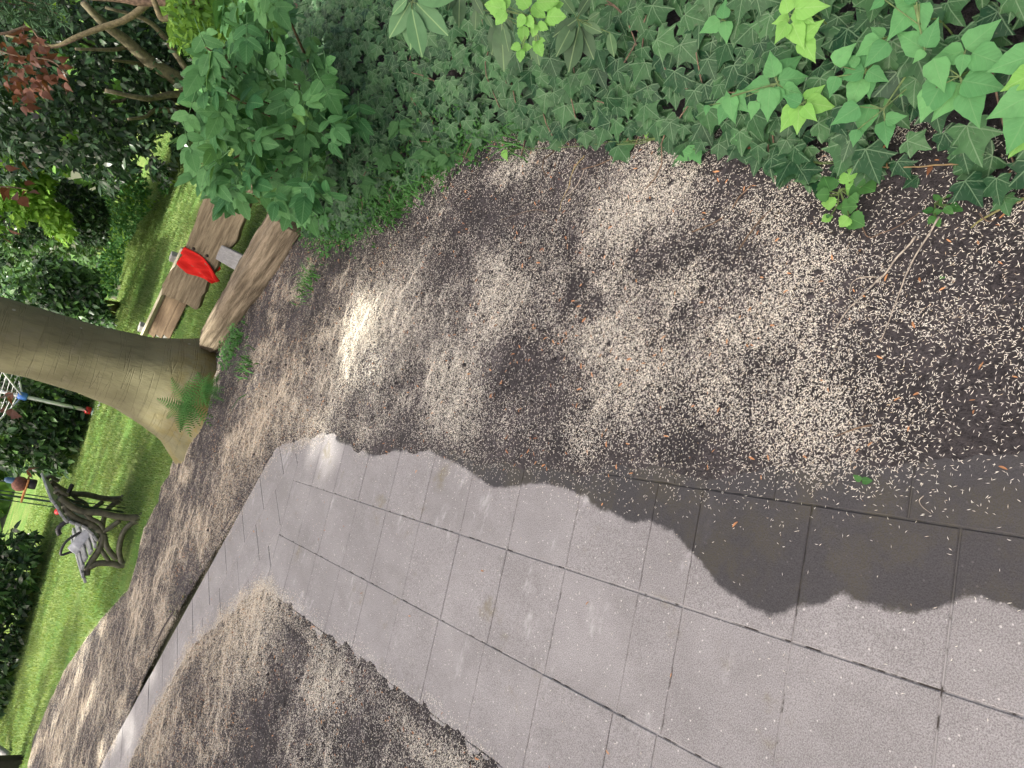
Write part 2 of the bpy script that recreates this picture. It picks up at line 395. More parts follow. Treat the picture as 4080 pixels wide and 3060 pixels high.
# ------------------------------------------------------------------ leaves: shapes, materials, scattering
def leaf_tpl(n, wf, serr=0.0, fold=.12, curl=-.12, wave=0.0, seed=0, inner=False):
    r = np.random.default_rng(seed); rows = []; UV = []
    cols = (-1, -.5, 0, .5, 1) if inner else (-1, 0, 1)
    for i in range(n + 1):
        v = i / n; w = wf(v) * ((1 - serr) if (i % 2 == 0 and 0 < i < n) else 1.0); w = max(w, .004)
        vv = v + (serr * .12 if i % 2 else 0) * (0 < i < n)
        for c in cols:
            x = c * w; z = fold * abs(x) + curl * (v - .25) ** 2 + wave * math.sin(9 * v + 2 * c + seed) * abs(c) + (r.random() - .5) * wave * .4
            yy = vv - (.06 * abs(c) if 0 < i < n else 0)
            rows.append((x, yy, z)); UV.append((.5 + x, yy))
    k = len(cols); F = [(i * k + j, i * k + j + 1, (i + 1) * k + j + 1, (i + 1) * k + j) for i in range(n) for j in range(k - 1)]
    return np.array(rows), np.array(F), np.array(UV)
W_OVATE = lambda v: .36 * (math.sin(math.pi * min(1, v ** .62))) * (1 - .25 * v) + .004
W_ELDER = lambda v: .29 * math.sin(math.pi * v ** .8) ** .62 if 0 < v < 1 else .004
W_LAUREL = lambda v: .21 * math.sin(math.pi * v ** .9) ** .8 if 0 < v < 1 else .004
W_RHODO = lambda v: .17 * math.sin(math.pi * v ** 1.15) ** .7 if 0 < v < 1 else .006
W_NETTLE = lambda v: .33 * math.sin(math.pi * v ** .6) ** .9 * (1 - .2 * v) if 0 < v < 1 else .004
W_RASP = lambda v: .40 * math.sin(math.pi * v ** .75) ** .7 if 0 < v < 1 else .004
W_BLADE = lambda v: .04 * (1 - v ** 2) + .004
def ivy_tpl(seed=0, deep=1.0):
    r = np.random.default_rng(seed + 50)
    half = [(.0, .10), (.13, .0), (.30, -.02), (.44, .07), (.36, .22), (.40, .33), (.58, .47), (.36, .53), (.21, .62), (.12, .80)]
    j = lambda p: (p[0] * (1 + r.normal(0, .06)) * (.92 + .08 * deep), p[1] + r.normal(0, .02))
    R = [j(p) for p in half[1:]]; L = [(-a, b) for a, b in (j(p) for p in half[1:])]
    out = [half[0]] + R + [(r.normal(0, .04), 1.0)] + L[::-1]
    V = [(0, .34, .03)]; zz = [.02, -.02, -.05, -.09, -.01, -.03, -.11, -.02, -.01, -.05]
    zz = zz + [-.16 + r.normal(0, .06)] + zz[:0:-1]
    for (x, y), z in zip(out, zz): V.append((x, y, z + r.normal(0, .025)))
    n = len(out); F = [(0, i + 1, (i + 1) % n + 1) for i in range(n)]
    V = np.array(V); return V, np.array(F), np.c_[V[:, 0] * .8 + .5, V[:, 1]]
def merge_tpl(parts):
    V = []; F = []; U = []; o = 0
    for v, f, u in parts:
        V.append(v); U.append(u); F += [tuple(int(a) + o for a in q) for q in f]; o += len(v)
    return np.concatenate(V), F, np.concatenate(U)
def frames(nrm, tip):
    n = np.asarray(nrm, float); n = n / np.linalg.norm(n, axis=-1, keepdims=True); t = np.asarray(tip, float)
    t = t - n * np.sum(t * n, -1, keepdims=True); t = t / (np.linalg.norm(t, axis=-1, keepdims=True) + 1e-9)
    return np.stack([np.cross(t, n), t, n], -1)
def place(tpl, R, pos, s):
    v, f, u = tpl; return (np.asarray(v) * s) @ np.asarray(R).T + pos, f, u
def scatter(name, tpls, pos, R, s, mat, parent=None, kind='stuff', rnd=None, loc=None):
    """one mesh of many leaves; tpls: list of templates, chosen at random"""
    N = len(pos); pick = rng.integers(0, len(tpls), N); s = np.broadcast_to(np.asarray(s, float), (N,))
    rnd = rng.random(N) if rnd is None else rnd
    groups = {}
    for k, (v, f, u) in enumerate(tpls):
        i = np.where(pick == k)[0]
        if not len(i): continue
        f = np.asarray(f); m = len(v)
        P = np.einsum('nij,mj->nmi', R[i] * s[i][:, None, None], v) + pos[i][:, None, :]
        FF = (f[None] + (np.arange(len(i)) * m)[:, None, None]).reshape(-1, f.shape[1])
        groups.setdefault(f.shape[1], []).append((P.reshape(-1, 3), FF, np.tile(u, (len(i), 1)), np.repeat(rnd[i], m)))
    V = []; F = []; U = []; D = []; o = 0
    assert len(groups) == 1
    for k, l in groups.items():
        for P, FF, u, d in l:
            V.append(P); F.append(FF + o); U.append(u); D.append(d); o += len(P)
    V = np.concatenate(V)
    if loc is not None: V = V - loc
    me = mesh_np(name, V, np.concatenate(F), mat, np.concatenate(U), np.concatenate(D))
    return obj(name, me, parent, kind, loc=loc if loc is not None else (WLOC[parent.name] * 0 if parent is not None else None))
def leaf_mat(name, dark, light, vein='pin', veincol=None, rough=.45, trans=.22, spec=.5, nv=7, spots=None, vamt=.5):
    t = NT(name); uvn = t.new('ShaderNodeUVMap'); x, y, z = t.xyz(uvn.outputs[0])
    at_ = t.new('ShaderNodeAttribute', attribute_name='rnd').outputs['Fac']
    r = t.math('FRACT', t.math('ADD', at_, t.new('ShaderNodeObjectInfo').outputs['Random']))
    p = t.pos()
    c = t.mix(r, dark, light)
    ax = t.math('ABSOLUTE', t.math('SUBTRACT', x, .5))
    if vein == 'pin':
        mid = t.step(ax, .022, .006)
        w = t.math('FRACT', t.math('MULTIPLY', t.math('SUBTRACT', y, t.math('MULTIPLY', ax, 1.05)), nv))
        side = t.step(t.math('ABSOLUTE', t.math('SUBTRACT', w, .5)), .09, .02)
        vm = t.math('MAXIMUM', mid, t.math('MULTIPLY', side, .55)); hb = t.math('ABSOLUTE', t.math('SUBTRACT', w, .5))
    elif vein == 'ivy':
        dx = t.math('DIVIDE', t.math('SUBTRACT', x, .5), .8); dy = t.math('SUBTRACT', y, .10); vm = None
        for a in (-1.9, -.95, 0, .95, 1.9):
            perp = t.math('ABSOLUTE', t.math('SUBTRACT', t.math('MULTIPLY', dx, math.cos(a)), t.math('MULTIPLY', dy, math.sin(a))))
            al = t.math('ADD', t.math('MULTIPLY', dx, math.sin(a)), t.math('MULTIPLY', dy, math.cos(a)))
            m = t.math('MULTIPLY', t.step(perp, .020, .006), t.math('GREATER_THAN', al, 0))
            w = t.math('FRACT', t.math('MULTIPLY', t.math('SUBTRACT', al, perp), 5.5))
            s2 = t.math('MULTIPLY', t.math('MULTIPLY', t.step(t.math('ABSOLUTE', t.math('SUBTRACT', w, .5)), .06, .015), t.step(perp, .16, .10)), t.math('GREATER_THAN', al, .1))
            m = t.math('MAXIMUM', m, t.math('MULTIPLY', s2, .5)); vm = m if vm is None else t.math('MAXIMUM', vm, m)
        hb = t.noise(p, 60, 3)
    else:
        vm = t.step(ax, .016, .005); hb = t.noise(p, 50, 2)
    vc = veincol or tuple(min(1, q * 2.1 + .01) for q in light)
    c = t.mix(t.math('MULTIPLY', t.step(t.noise(p, 38, 4, .6), .4, .75), .35), c, tuple(q * .65 for q in dark))
    c = t.mix(t.math('MULTIPLY', vm, vamt), c, vc)
    if spots: c = t.mix(t.math('MULTIPLY', t.step(t.noise(p, 90, 3, .6), .63, .72), .6), c, spots)
    n = t.bump(t.math('ADD', t.math('MULTIPLY', vm, -.6), hb), .35, .0016)
    t.done(c, rough, n, spec=spec * .42)
    tr = t.new('ShaderNodeBsdfTranslucent'); t.put(tr.inputs[0], t.mix(.45, c, tuple(min(1, q * f_) for q, f_ in zip(light, (2.2, 2.0, .6)))))
    ms = t.new('ShaderNodeMixShader'); ms.inputs[0].default_value = trans
    t.l.new(t.b.outputs[0], ms.inputs[1]); t.l.new(tr.outputs[0], ms.inputs[2]); t.l.new(ms.outputs[0], t.out.inputs[0])
    return t.m
M_IVY = leaf_mat('ivy leaf', (.010, .045, .018), (.058, .145, .054), 'ivy', (.17, .27, .15), .42, .08, .5, spots=(.07, .085, .045), vamt=.6)
M_ELDER = leaf_mat('elder leaf', (.028, .115, .038), (.125, .30, .10), 'pin', (.16, .32, .13), .5, .2, .4, nv=8, vamt=.6)
M_ELDERN = leaf_mat('young elder leaf', (.08, .20, .055), (.12, .26, .07), 'pin', None, .5, .25, .4, nv=8, vamt=.4)
M_GE = leaf_mat('ground elder leaf', (.070, .225, .080), (.135, .345, .120), 'pin', (.17, .33, .14), .5, .22, .4, nv=7, vamt=.4)
M_GEL = leaf_mat('pale young leaf', (.16, .38, .08), (.23, .48, .11), 'pin', (.33, .5, .2), .5, .25, .4, nv=7, vamt=.4)
M_NET = leaf_mat('nettle leaf', (.035, .105, .035), (.06, .15, .05), 'pin', (.11, .22, .09), .6, .2, .3, nv=9, vamt=.4)
M_RHO = leaf_mat('rhododendron leaf', (.035, .075, .035), (.07, .145, .06), 'mid', (.2, .3, .13), .38, .06, .5, vamt=.6)
M_RHOL = leaf_mat('light rhododendron leaf', (.075, .185, .075), (.10, .225, .09), 'mid', (.24, .38, .16), .42, .08, .5, vamt=.7)
M_LAU = leaf_mat('laurel leaf', (.010, .030, .012), (.038, .085, .034), 'mid', (.10, .17, .07), .26, .10, .6, vamt=.4)
M_LAUL = leaf_mat('bright laurel leaf', (.022, .06, .018), (.10, .21, .06), 'mid', (.14, .24, .1), .28, .2, .55, vamt=.4)
M_LIME = leaf_mat('lime shrub leaf', (.09, .22, .03), (.24, .42, .07), 'mid', None, .5, .35, .35, vamt=.3)
M_BG = leaf_mat('far foliage', (.05, .13, .03), (.17, .33, .08), 'mid', None, .55, .4, .3, vamt=.1)
M_COP = leaf_mat('copper beech leaf', (.065, .026, .016), (.17, .075, .048), 'pin', (.2, .08, .06), .45, .25, .5, nv=8, vamt=.4)
M_BEECH = leaf_mat('beech crown leaf', (.03, .07, .015), (.05, .10, .02), 'mid', None, .55, .2, .3, vamt=.2)
M_WEED = leaf_mat('weed leaf', (.035, .12, .03), (.075, .20, .05), 'mid', None, .5, .2, .4, vamt=.3)
M_GRASS = leaf_mat('grass blade', (.085, .185, .052), (.27, .36, .15), 'none', None, .55, .3, .3, vamt=.05)
M_DEADL = leaf_mat('dead leaf', (.10, .042, .022), (.20, .09, .045), 'pin', (.25, .13, .07), .6, .15, .3, vamt=.4)
M_FERN = leaf_mat('fern frond', (.03, .11, .025), (.075, .20, .045), 'mid', None, .55, .25, .3, vamt=.2)
M_STEM = plain('green stem', (.11, .17, .05), .55, .3, 60); M_TWIG = plain('brown twig', (.16, .11, .07), .75, .4, 80); M_GTWIG = plain('grey twig', (.34, .30, .24), .8, .35, 80)
M_LBARK = plain('laurel bark', (.105, .095, .052), .8, .45, 25, bump=.4); M_EBARK = plain('elder bark', (.20, .13, .075), .8, .4, 45, bump=.4)

# ------------------------------------------------------------------ the beech: trunk, limbs, and the crown above the frame that dapples the light
def beech_bark():
    t = NT('beech bark'); p = t.objc(); x, y, z = t.xyz(p)
    n = t.noise(t.mapping(p, (1, 1, .55)), 2.2, 5, .6); f = t.noise(t.mapping(p, (1, 1, .25)), 26, 5, .65)
    c = t.mix(t.step(n, .32, .7), (.140, .133, .068), (.205, .195, .105)); c = t.mix(t.math('MULTIPLY', t.step(t.noise(p, 5, 5, .65), .5, .7), .5), c, (.185, .172, .11))
    c = t.mix(t.math('MULTIPLY', t.step(f, .46, .72), .3), c, (.07, .064, .034))
    rings = t.noise(t.mapping(p, (.35, .35, 7)), 2.0, 3, .5, .3); rg = t.step(t.math('ABSOLUTE', t.math('SUBTRACT', rings, .5)), .016, .003)
    c = t.mix(t.math('MULTIPLY', rg, .16), c, (.06, .055, .028))
    v = t.new('ShaderNodeTexVoronoi'); v.inputs['Scale'].default_value = 9; t.l.new(t.mapping(p, (1, 1, .9)), v.inputs['Vector'])
    lich = t.math('MULTIPLY', t.step(v.outputs['Distance'], .12, .08), t.math('GREATER_THAN', t.xyz(v.outputs['Color'])[0], .8))
    c = t.mix(t.math('MULTIPLY', lich, .7), c, (.36, .35, .29))
    moss = t.math('MULTIPLY', t.step(z, .55, .02), t.step(t.noise(p, 6, 6, .7), .42, .62)); c = t.mix(t.math('MULTIPLY', moss, .8), c, (.17, .135, .03))
    h = t.math('ADD', t.math('ADD', t.math('MULTIPLY', n, .8), t.math('MULTIPLY', f, .35)), t.math('MULTIPLY', rg, -.12))
    return t.done(c, .75, t.bump(h, .8, .02), spec=.3)
M_BEECHBARK = beech_bark()
yT = 6.95
R_e = [(0, 1180), (220, 1247), (400, 1302), (600, 1345), (720, 1356), (800, 1362), (845, 1378), (880, 1392)]
L_e = [(0, 1480), (100, 1500), (300, 1560), (450, 1622), (560, 1692), (640, 1752), (700, 1835), (735, 1900)]
tr = thing('beech_tree', 'tall smooth olive-barked beech with flared foot at the end of the log', 'tree', aty(np.array(780.), np.array(1570.), yT) * [1, 1, 0])
tl_ = WLOC['beech_tree']
Rw = np.array([aty(np.array(float(a)), np.array(float(b)), yT) for a, b in R_e]); Lw = np.array([aty(np.array(float(a)), np.array(float(b)), yT) for a, b in L_e])
zs = np.concatenate([np.linspace(-.12, 1.2, 34), np.linspace(1.25, 2.3, 14)]); V = []
nA = 72
zr = np.interp(zs, Rw[::-1, 2], Rw[::-1, 0]); zl = np.interp(zs, Lw[::-1, 2], Lw[::-1, 0])
top = (Rw[0, 2] + Lw[0, 2]) / 2
for k, z in enumerate(zs):
    c = (zr[k] + zl[k]) / 2; r = (zr[k] - zl[k]) / 2
    for i in range(nA):
        a = 2 * math.pi * i / nA; fl = max(0, (.55 - z) / .55)
        wob = 1 + .012 * math.sin(5 * a + z * 2) + fl ** 2 * (.10 * math.sin(4 * a + 1.2) + .06 * math.sin(7 * a + .4)) + (fbm(np.array(a * 3), np.array(z * 4.0), 21) - .47) * .03
        wob = float(wob); ry = min(r, .42 + .25 * fl) * (1 if abs(math.sin(a)) < 2 else 1)
        V.append((c + r * math.cos(a) * (1 + (wob - 1) * .6), yT + ry * math.sin(a) * wob, z))
rr0 = (zr[-1] - zl[-1]) / 2; slope = ((zr[-1] + zl[-1]) - (zr[-10] + zl[-10])) / 2 / (zs[-1] - zs[-10])
cx_ = (zr[-1] + zl[-1]) / 2; nz = len(zs)
for k, z in enumerate((3.2, 5.4, 8.0, 11.0, 15.0)):
    cx_ = cx_ + slope * .4
    for i in range(nA):
        a = 2 * math.pi * i / nA; V.append((cx_ + rr0 * (1 - .13 * (k + 1)) * math.cos(a), yT + min(rr0, .42) * (1 - .13 * (k + 1)) * math.sin(a), z))
nz += 5
F = np.array([(k * nA + i, k * nA + (i + 1) % nA, (k + 1) * nA + (i + 1) % nA, (k + 1) * nA + i) for k in range(nz - 1) for i in range(nA)])
obj('trunk', mesh_np('trunk', np.array(V) - tl_, F, M_BEECHBARK), tr, loc=tl_)
topc = np.array([cx_, yT, 8.2])
for a, L, z0 in ((195, 13, 9.2), (212, 15, 10.5), (235, 13, 12), (170, 12, 11), (60, 6, 13), (320, 7, 12)):
    d = np.array([math.cos(math.radians(a)), math.sin(math.radians(a)), .42]); b = np.array([cx_ - .35, yT, z0])
    P = spline([b, b + d * L * .3 + [0, 0, .5], b + d * L * .65 + [0, 0, .6], b + d * L + [0, 0, .2]], 14)
    v, f = tube(P - tl_, np.linspace(.17, .03, 14), 8); obj('limb', mesh_np('limb', v, f, M_BEECHBARK), tr, loc=tl_)
# crown: sprays of leaves at 6.5 - 9.5 m, unseen, set only sunward, its gaps cut to place the sun patches
GAPS = [(2000, 1180, .24, .95), (1990, 1300, .20, .6), (1800, 1640, .30, .95), (1560, 1330, .24, .5), (1380, 1410, .34, .8), (1050, 1460, .42, .8), (1180, 1600, .3, .6), (2560, 790, .2, .5), (2640, 740, .16, .4), (2480, 1440, .22, .35), (1500, 2010, .22, .75), (1280, 1900, .22, .5), (1130, 1900, .2, .5),
        (1020, 2430, .26, .85), (1250, 2700, .24, .5), (620, 2680, .34, .85), (520, 2850, .4, .8), (830, 2320, .2, .5), (430, 2980, .4, .8), (700, 850, .6, .85), (640, 1010, .6, .8), (480, 1200, .8, .6), (700, 1290, .3, .7), (250, 2350, .8, .75), (190, 2560, .8, .85), (100, 2900, .9, .85), (330, 2250, .5, .6), (260, 2870, .5, .55), (900, 2900, .35, .5), (600, 2250, .3, .4), (300, 1750, .7, .45)]
gp = [(G(np.array(float(a)), np.array(float(b)))[:2], r, k) for a, b, r, k in GAPS]
for zt, px_, py_, r, k in ((.9, 610, 1430, .34, 1), (.75, 540, 1510, .26, 1), (1.3, 380, 1490, .26, 1), (.6, 700, 1430, .26, 1), (1.55, 170, 1420, .26, 1), (.45, 560, 1640, .30, 1), (1.8, 20, 1460, .24, 1), (1.0, 470, 1560, .22, 1)):
    h = aty(np.array(float(px_)), np.array(float(py_)), yT - .4); g = h - SUN * (h[2] / SUN[2]); gp.append((g[:2], r, k))
N = 45000
gx_ = rng.uniform(-7.5, 5.5, N); gy_ = rng.uniform(-1.2, 15, N); hz = rng.uniform(14, 19, N)
P = np.c_[gx_, gy_, np.zeros(N)] + SUN * (hz / SUN[2])[:, None]
keep = np.full(N, .97); keep = np.where(gy_ > 8, .13, keep); keep = keep * np.maximum(smooth(.30, .52, fbm(gx_ * .8, gy_ * .8, 77, 3) + .10), smooth(4.0, 2.5, gy_ * .8 + .2) if False else smooth(-3.4, -2.4, -gy_))
for g, r, k in gp:
    d = np.hypot(gx_ - g[0], (gy_ - g[1])); keep *= np.clip(1 - k * 1.35 * np.exp(-(d / r) ** 2 * 1.1), 0, 1)
m = rng.random(N) < keep; P = P[m]; N = len(P)
nr = rng.normal(0, .45, (N, 3)) + SUN * 1.0; tp = rng.normal(0, 1, (N, 3)); tp[:, 2] -= .5
tplB = leaf_tpl(2, lambda v: .42 * math.sin(math.pi * min(1, max(v, .0)) ** .8) + .02)
scatter('crown', [tplB], P, frames(nr, tp), rng.uniform(.2, .42, N), M_BEECH, tr, loc=tl_)

# ------------------------------------------------------------------ lawn: turf sheet and blades
LAWN_FAR = GL([(930, 800), (640, 690), (560, 800), (470, 1050), (440, 1300), (345, 1590), (290, 1780), (255, 1900), (140, 1900), (120, 2150), (90, 2400), (30, 2650), (10, 2900)])[:, :2]
X0, X1, Y0, Y1 = -12, 4.5, 4.5, 26
def lawn_z(x, y):
    s = sdist(BED, x, y); return .022 * np.tanh((-s - .02) / .06) + (fbm(x * 1.5, y * 1.5, 31, 3) - .45) * .05 + (fbm(x * 12, y * 12, 35, 2) - .4) * .018
me = heightfield('lawn', X0, X1, Y0, Y1, .08, lawn_z, lambda x, y: (sdist(BED, x, y) < .10) & ((x < 1.2) | (y > 6.5)) & (sdist(BED2, x, y) < -.3) & (((np.stack([x, y], -1) - far_a) @ D2) < -.12), M_TURF)
obj('lawn', me, kind='structure')
def grass(N, f, hmin, hmax, name, mat=M_GRASS, lean=.35, wide=1.0):
    x, y = f(N); z = lawn_z(x, y); n = len(x)
    h = rng.uniform(hmin, hmax, n); a = rng.random(n) * 6.283; l = rng.normal(0, lean, (n, 2)) * h[:, None]; w = .0022 * wide * (1 + y * .10)
    b = np.c_[x, y, z - .004]; dx = np.c_[np.cos(a), np.sin(a), a * 0] * w[:, None]; tp = b + np.c_[l, h]; mid = b + np.c_[l * .35, h * .6]
    V = np.stack([b - dx, b + dx, mid + dx * .8, mid - dx * .8, tp], 1).reshape(-1, 3)
    k = np.arange(n) * 5
    F = [tuple(q) for q in np.stack([k, k + 1, k + 2, k + 3], 1).tolist()] + [tuple(q) for q in np.stack([k + 3, k + 2, k + 4], 1).tolist()]
    r = np.clip(fbm(x * .8, y * .8, 41, 4) * 1.2 - .2 + rng.normal(0, .2, n), .02, .98)
    return obj(name, mesh_np(name, V, F, mat, np.tile([[.5, 0], [.5, 0], [.5, .6], [.5, .6], [.5, 1]], (n, 1)), np.repeat(r, 5)), None, 'stuff')
def lawn_pts(N):
    y = 5 + (rng.random(int(N * 2.2)) ** 1.5) * 14; x = rng.uniform(-9, 3.2, len(y))
    s = sdist(BED, x, y); edge = (fbm(x * 4, y * 4, 8) - .45) * .5 + rng.normal(0, .05, len(x))
    px, py, f = proj(np.c_[x, y, x * 0]); thin = rng.random(len(x)) < .18 + .82 * smooth(.27, .50, fbm(x * 1.7, y * 1.7, 61))
    k = (s < edge - .02) & (px > -250) & (py > -250) & (py < 3400) & (px < 1300) & thin & ((x < 1.3) | (y > 6.3)) & (((np.stack([x, y], -1) - far_a) @ D2) < -.2)
    return x[k][:N], y[k][:N]
grass(140000, lawn_pts, .018, .05, 'lawn_grass')

# ------------------------------------------------------------------ seeds lying on the beds
def seed_material(name, a, b):
    t = NT(name); r = t.new('ShaderNodeAttribute', attribute_name='rnd').outputs['Fac']
    return t.done(t.ramp(r, [(0, a[0]), (.45, a[1]), (.78, b[0]), (1, b[1])]), .6, spec=.3)
M_SEED = seed_material('pale seed husk', ((.86, .84, .74), (.80, .75, .62)), ((.62, .50, .33), (.33, .21, .11)))
def blob(px, py, r, k):
    g = G(np.array(float(px)), np.array(float(py)))[:2]; return g[0], g[1], r, k
HEAP = [blob(2560, 790, .15, 2.6), blob(2680, 745, .12, 2.0), blob(2440, 830, .14, 1.5), blob(2620, 620, .13, 1.6), blob(2120, 640, .16, 1.0), blob(1990, 1160, .17, 2.8), blob(2010, 1280, .15, 1.8), blob(2080, 1080, .16, 1.2), blob(1800, 1600, .20, 3.0), blob(1840, 1500, .17, 1.3), blob(1600, 1330, .22, 1.6),
        blob(1370, 1420, .3, 2.0), blob(1530, 1180, .3, 1.4), blob(1030, 1660, .36, 1.6), blob(1180, 1560, .3, 1.2), blob(2450, 1420, .16, 1.8), blob(2460, 1570, .14, 1.8), blob(2700, 1620, .15, 1.8), blob(2950, 1690, .14, 1.8), blob(3200, 1740, .13, 1.9), blob(3350, 1790, .11, 1.3), blob(2800, 1330, .2, .8), blob(3230, 1040, .2, .9), blob(3500, 1420, .22, .6), blob(1830, 1800, .2, 1.2), blob(2150, 1800, .16, .9),
        blob(1030, 2430, .30, 3.2), blob(1300, 2710, .16, 2.4), blob(890, 2670, .3, 1.8), blob(1800, 2960, .14, 1.8), blob(1890, 3030, .10, 2.0), blob(640, 2850, .4, 1.4), blob(270, 2900, .6, 1.6), blob(560, 2400, .3, 1.2), blob(900, 1950, .3, 1.6), blob(700, 2150, .25, .8), blob(430, 2720, .4, 1.3), blob(1250, 1700, .2, .8)]
BARE = [blob(2150, 1440, .16, .75), blob(2030, 1480, .16, .75), blob(2130, 960, .15, .55), blob(1850, 1120, .16, .6), blob(2300, 1120, .12, .5), blob(2760, 1830, .2, .7), blob(2950, 700, .14, .7), blob(3700, 800, .16, .7), blob(4000, 1100, .12, .5), blob(4000, 1750, .16, .75), blob(1280, 1110, .2, .4), blob(1720, 810, .2, .5), blob(2220, 1600, .12, .6), blob(3400, 640, .2, .6),
        blob(1180, 2590, .16, .7), blob(1050, 2960, .2, .75), blob(1480, 2960, .16, .6), blob(1220, 2940, .15, .3), blob(1560, 830, .25, .2), blob(2950, 1150, .12, .4)]
def seed_density(x, y):
    d = .26 + 1.2 * (1 - smooth(1.2, 3.2, np.hypot(x, y))) + 1.7 * smooth(.36, .66, fbm(x * 2.6 + y * .7, y * 1.5, 91, 4)); d *= .30 + 1.3 * smooth(.25, .7, fbm(x * 9, y * 7, 95, 3))
    for bx, by, r, k in HEAP: d = d + k * .9 * np.exp(-((x - bx) ** 2 + ((y - by) * .8) ** 2) / r ** 2)
    for bx, by, r, k in BARE: d = d * (1 - k * np.exp(-((x - bx) ** 2 + ((y - by) * .8) ** 2) / r ** 2))
    return d
SEEDBASE = 20000.0
def seeds(M):
    x = rng.uniform(-8.5, 1.7, M); y = rng.uniform(.3, 9.2, M)
    px, py, f = proj(np.c_[x, y, x * 0]); k = (px > -150) & (px < 4350) & (py > 380) & (py < 3300); x, y = x[k], y[k]
    s = np.maximum(sdist(BED, x, y), sdist(BED2, x, y))
    sb2 = sdist(BED2, x, y)
    d = seed_density(x, y) * smooth(-.05, .12, s + .12 * smooth(3.4, 4.4, y) + (fbm(x * 8, y * 8, 71) - .45) * .16)
    # a few strays on the slabs and the turf edge
    d = d + .010 * (s < .0) * (s > -.5) + .30 * smooth(-.17, .02, s) * (s < .03) * (x > -.45) + .9 * smooth(-.10, .05, sb2 + (fbm(x * 11, y * 11, 72) - .45) * .12) * (sb2 < .08)
    k = rng.random(len(x)) < d / 4.2; return x[k], y[k]
area = 10.2 * 8.9
sx, sy = seeds(int(area * SEEDBASE * 4.2))
print('seeds', len(sx))
def seed_mesh(name, x, y, mat, L, Wd, rb):
    n = len(x); s = np.maximum(sdist(BED, x, y), sdist(BED2, x, y)); inb = s > -.06
    z = np.maximum(np.where(inb, soil_z(x, y, s), -.1), .0015) + np.abs(rng.normal(0, .0018, n)) + .001
    z = z + .004 * smooth(2.2, 4.0, seed_density(x, y)) * rng.random(n)
    a = rng.random(n) * 6.283; L = L * rng.uniform(.7, 1.25, n); Wd = Wd * rng.uniform(.75, 1.25, n); tilt = rng.normal(0, .22, n); bend = rng.normal(0, .10, n)
    D = np.c_[np.cos(a) * np.cos(tilt), np.sin(a) * np.cos(tilt), np.sin(tilt)]; Nn = np.c_[-np.sin(a), np.cos(a), a * 0]
    c = np.c_[x, y, z]; up = np.array([0, 0, 1.0])
    A = c - D * (L / 2)[:, None]; B = c + D * (L / 2)[:, None] + Nn * (L * bend)[:, None]; m = c + Nn * (L * bend * .1)[:, None]
    w = Nn * (Wd / 2)[:, None]; h = (Wd * .55)[:, None] * up
    V = np.stack([A, m - w, m + w, m + h, B], 1).reshape(-1, 3); k = np.arange(n) * 5
    F = np.concatenate([np.stack([k, k + 1, k + 3], 1), np.stack([k, k + 3, k + 2], 1), np.stack([k + 1, k + 4, k + 3], 1), np.stack([k + 3, k + 4, k + 2], 1)])
    r = np.clip(rb + rng.normal(0, .22, n), 0.0, 1.0)
    return obj(name, mesh_np(name, V, F, mat, rnd=np.repeat(r, 5), smooth_=False), None, 'stuff')
far_f = smooth(2.5, 5.2, np.hypot(sx, sy))
seed_mesh('scattered_seeds', sx, sy, M_SEED,   .0080 + .0006 * far_f, .0013 + .0008 * far_f, .20 + .40 * far_f)
# soil crumbs
n = 11000; x = rng.uniform(-2.5, 1.6, n); y = rng.uniform(.35, 5.5, n); s = np.maximum(sdist(BED, x, y), sdist(BED2, x, y)); k = s > .03; x, y, s = x[k], y[k], s[k]; n = len(x)
oc = np.array([(1, 0, 0), (-1, 0, 0), (0, 1, 0), (0, -1, 0), (0, 0, .8), (0, 0, -.8)]); of = np.array([(0, 2, 4), (2, 1, 4), (1, 3, 4), (3, 0, 4), (2, 0, 5), (1, 2, 5), (3, 1, 5), (0, 3, 5)])
sz = rng.uniform(.002, .006, n) * (1 + 1.8 * (rng.random(n) < .07))
V = (oc[None] * (1 + rng.normal(0, .3, (n, 6, 3))) * sz[:, None, None] + np.c_[x, y, soil_z(x, y, s)][:, None]).reshape(-1, 3)
obj('soil_crumbs', mesh_np('soil_crumbs', V, (of[None] + (np.arange(n) * 6)[:, None, None]).reshape(-1, 3), M_SOIL, smooth_=False), None, 'stuff')

# ------------------------------------------------------------------ ivy bank on the right
VE = GL([(1215, 900), (1330, 955), (1500, 895), (1620, 800), (1720, 690), (1900, 600), (2050, 540), (2200, 552), (2350, 560), (2500, 545), (2700, 600), (2900, 575), (3100, 660), (3300, 690), (3500, 715), (3750, 740), (4080, 790), (4600, 900)])[:, :2]
VEP = np.vstack([[VE[0] + [1.0, 3.5]], VE, [[VE[-1][0] - .1, -1.5], [7, -1.5], [7, 9]]])
def bank_d(x, y):
    return np.where(inside(VEP, x, y), 1, -1) * segdist(VEP[:-2], x, y, closed=False)
def bank_h(d): return np.where(d > 0, .52 * (1 - np.exp(-np.maximum(d, 0) / .6)), 0)
def bank_z(x, y): return bank_h(bank_d(x, y))
me = heightfield('bank', .1, 5.5, -1.0, 8.6, .09, lambda x, y: bank_z(x, y) - .075 + .02 * (fbm(x * 6, y * 6, 9) - .5), lambda x, y: bank_d(x, y) > .0, M_SOIL)
obj('bank', me, kind='structure')
def bank_hit(px, py, off=.05):
    px = np.asarray(px, float); py = np.asarray(py, float); d = ray(px, py)
    lo = np.full(px.shape, .6); hi = np.full(px.shape, 9.0)
    ts = np.linspace(.6, 9, 160); hit = np.full(px.shape, 9.0); done = np.zeros(px.shape, bool)
    for t_ in ts:
        q = CAM + d * t_; b = (q[..., 2] < bank_z(q[..., 0], q[..., 1]) + off) & ~done
        hit = np.where(b, t_, hit); done |= b
    return hit
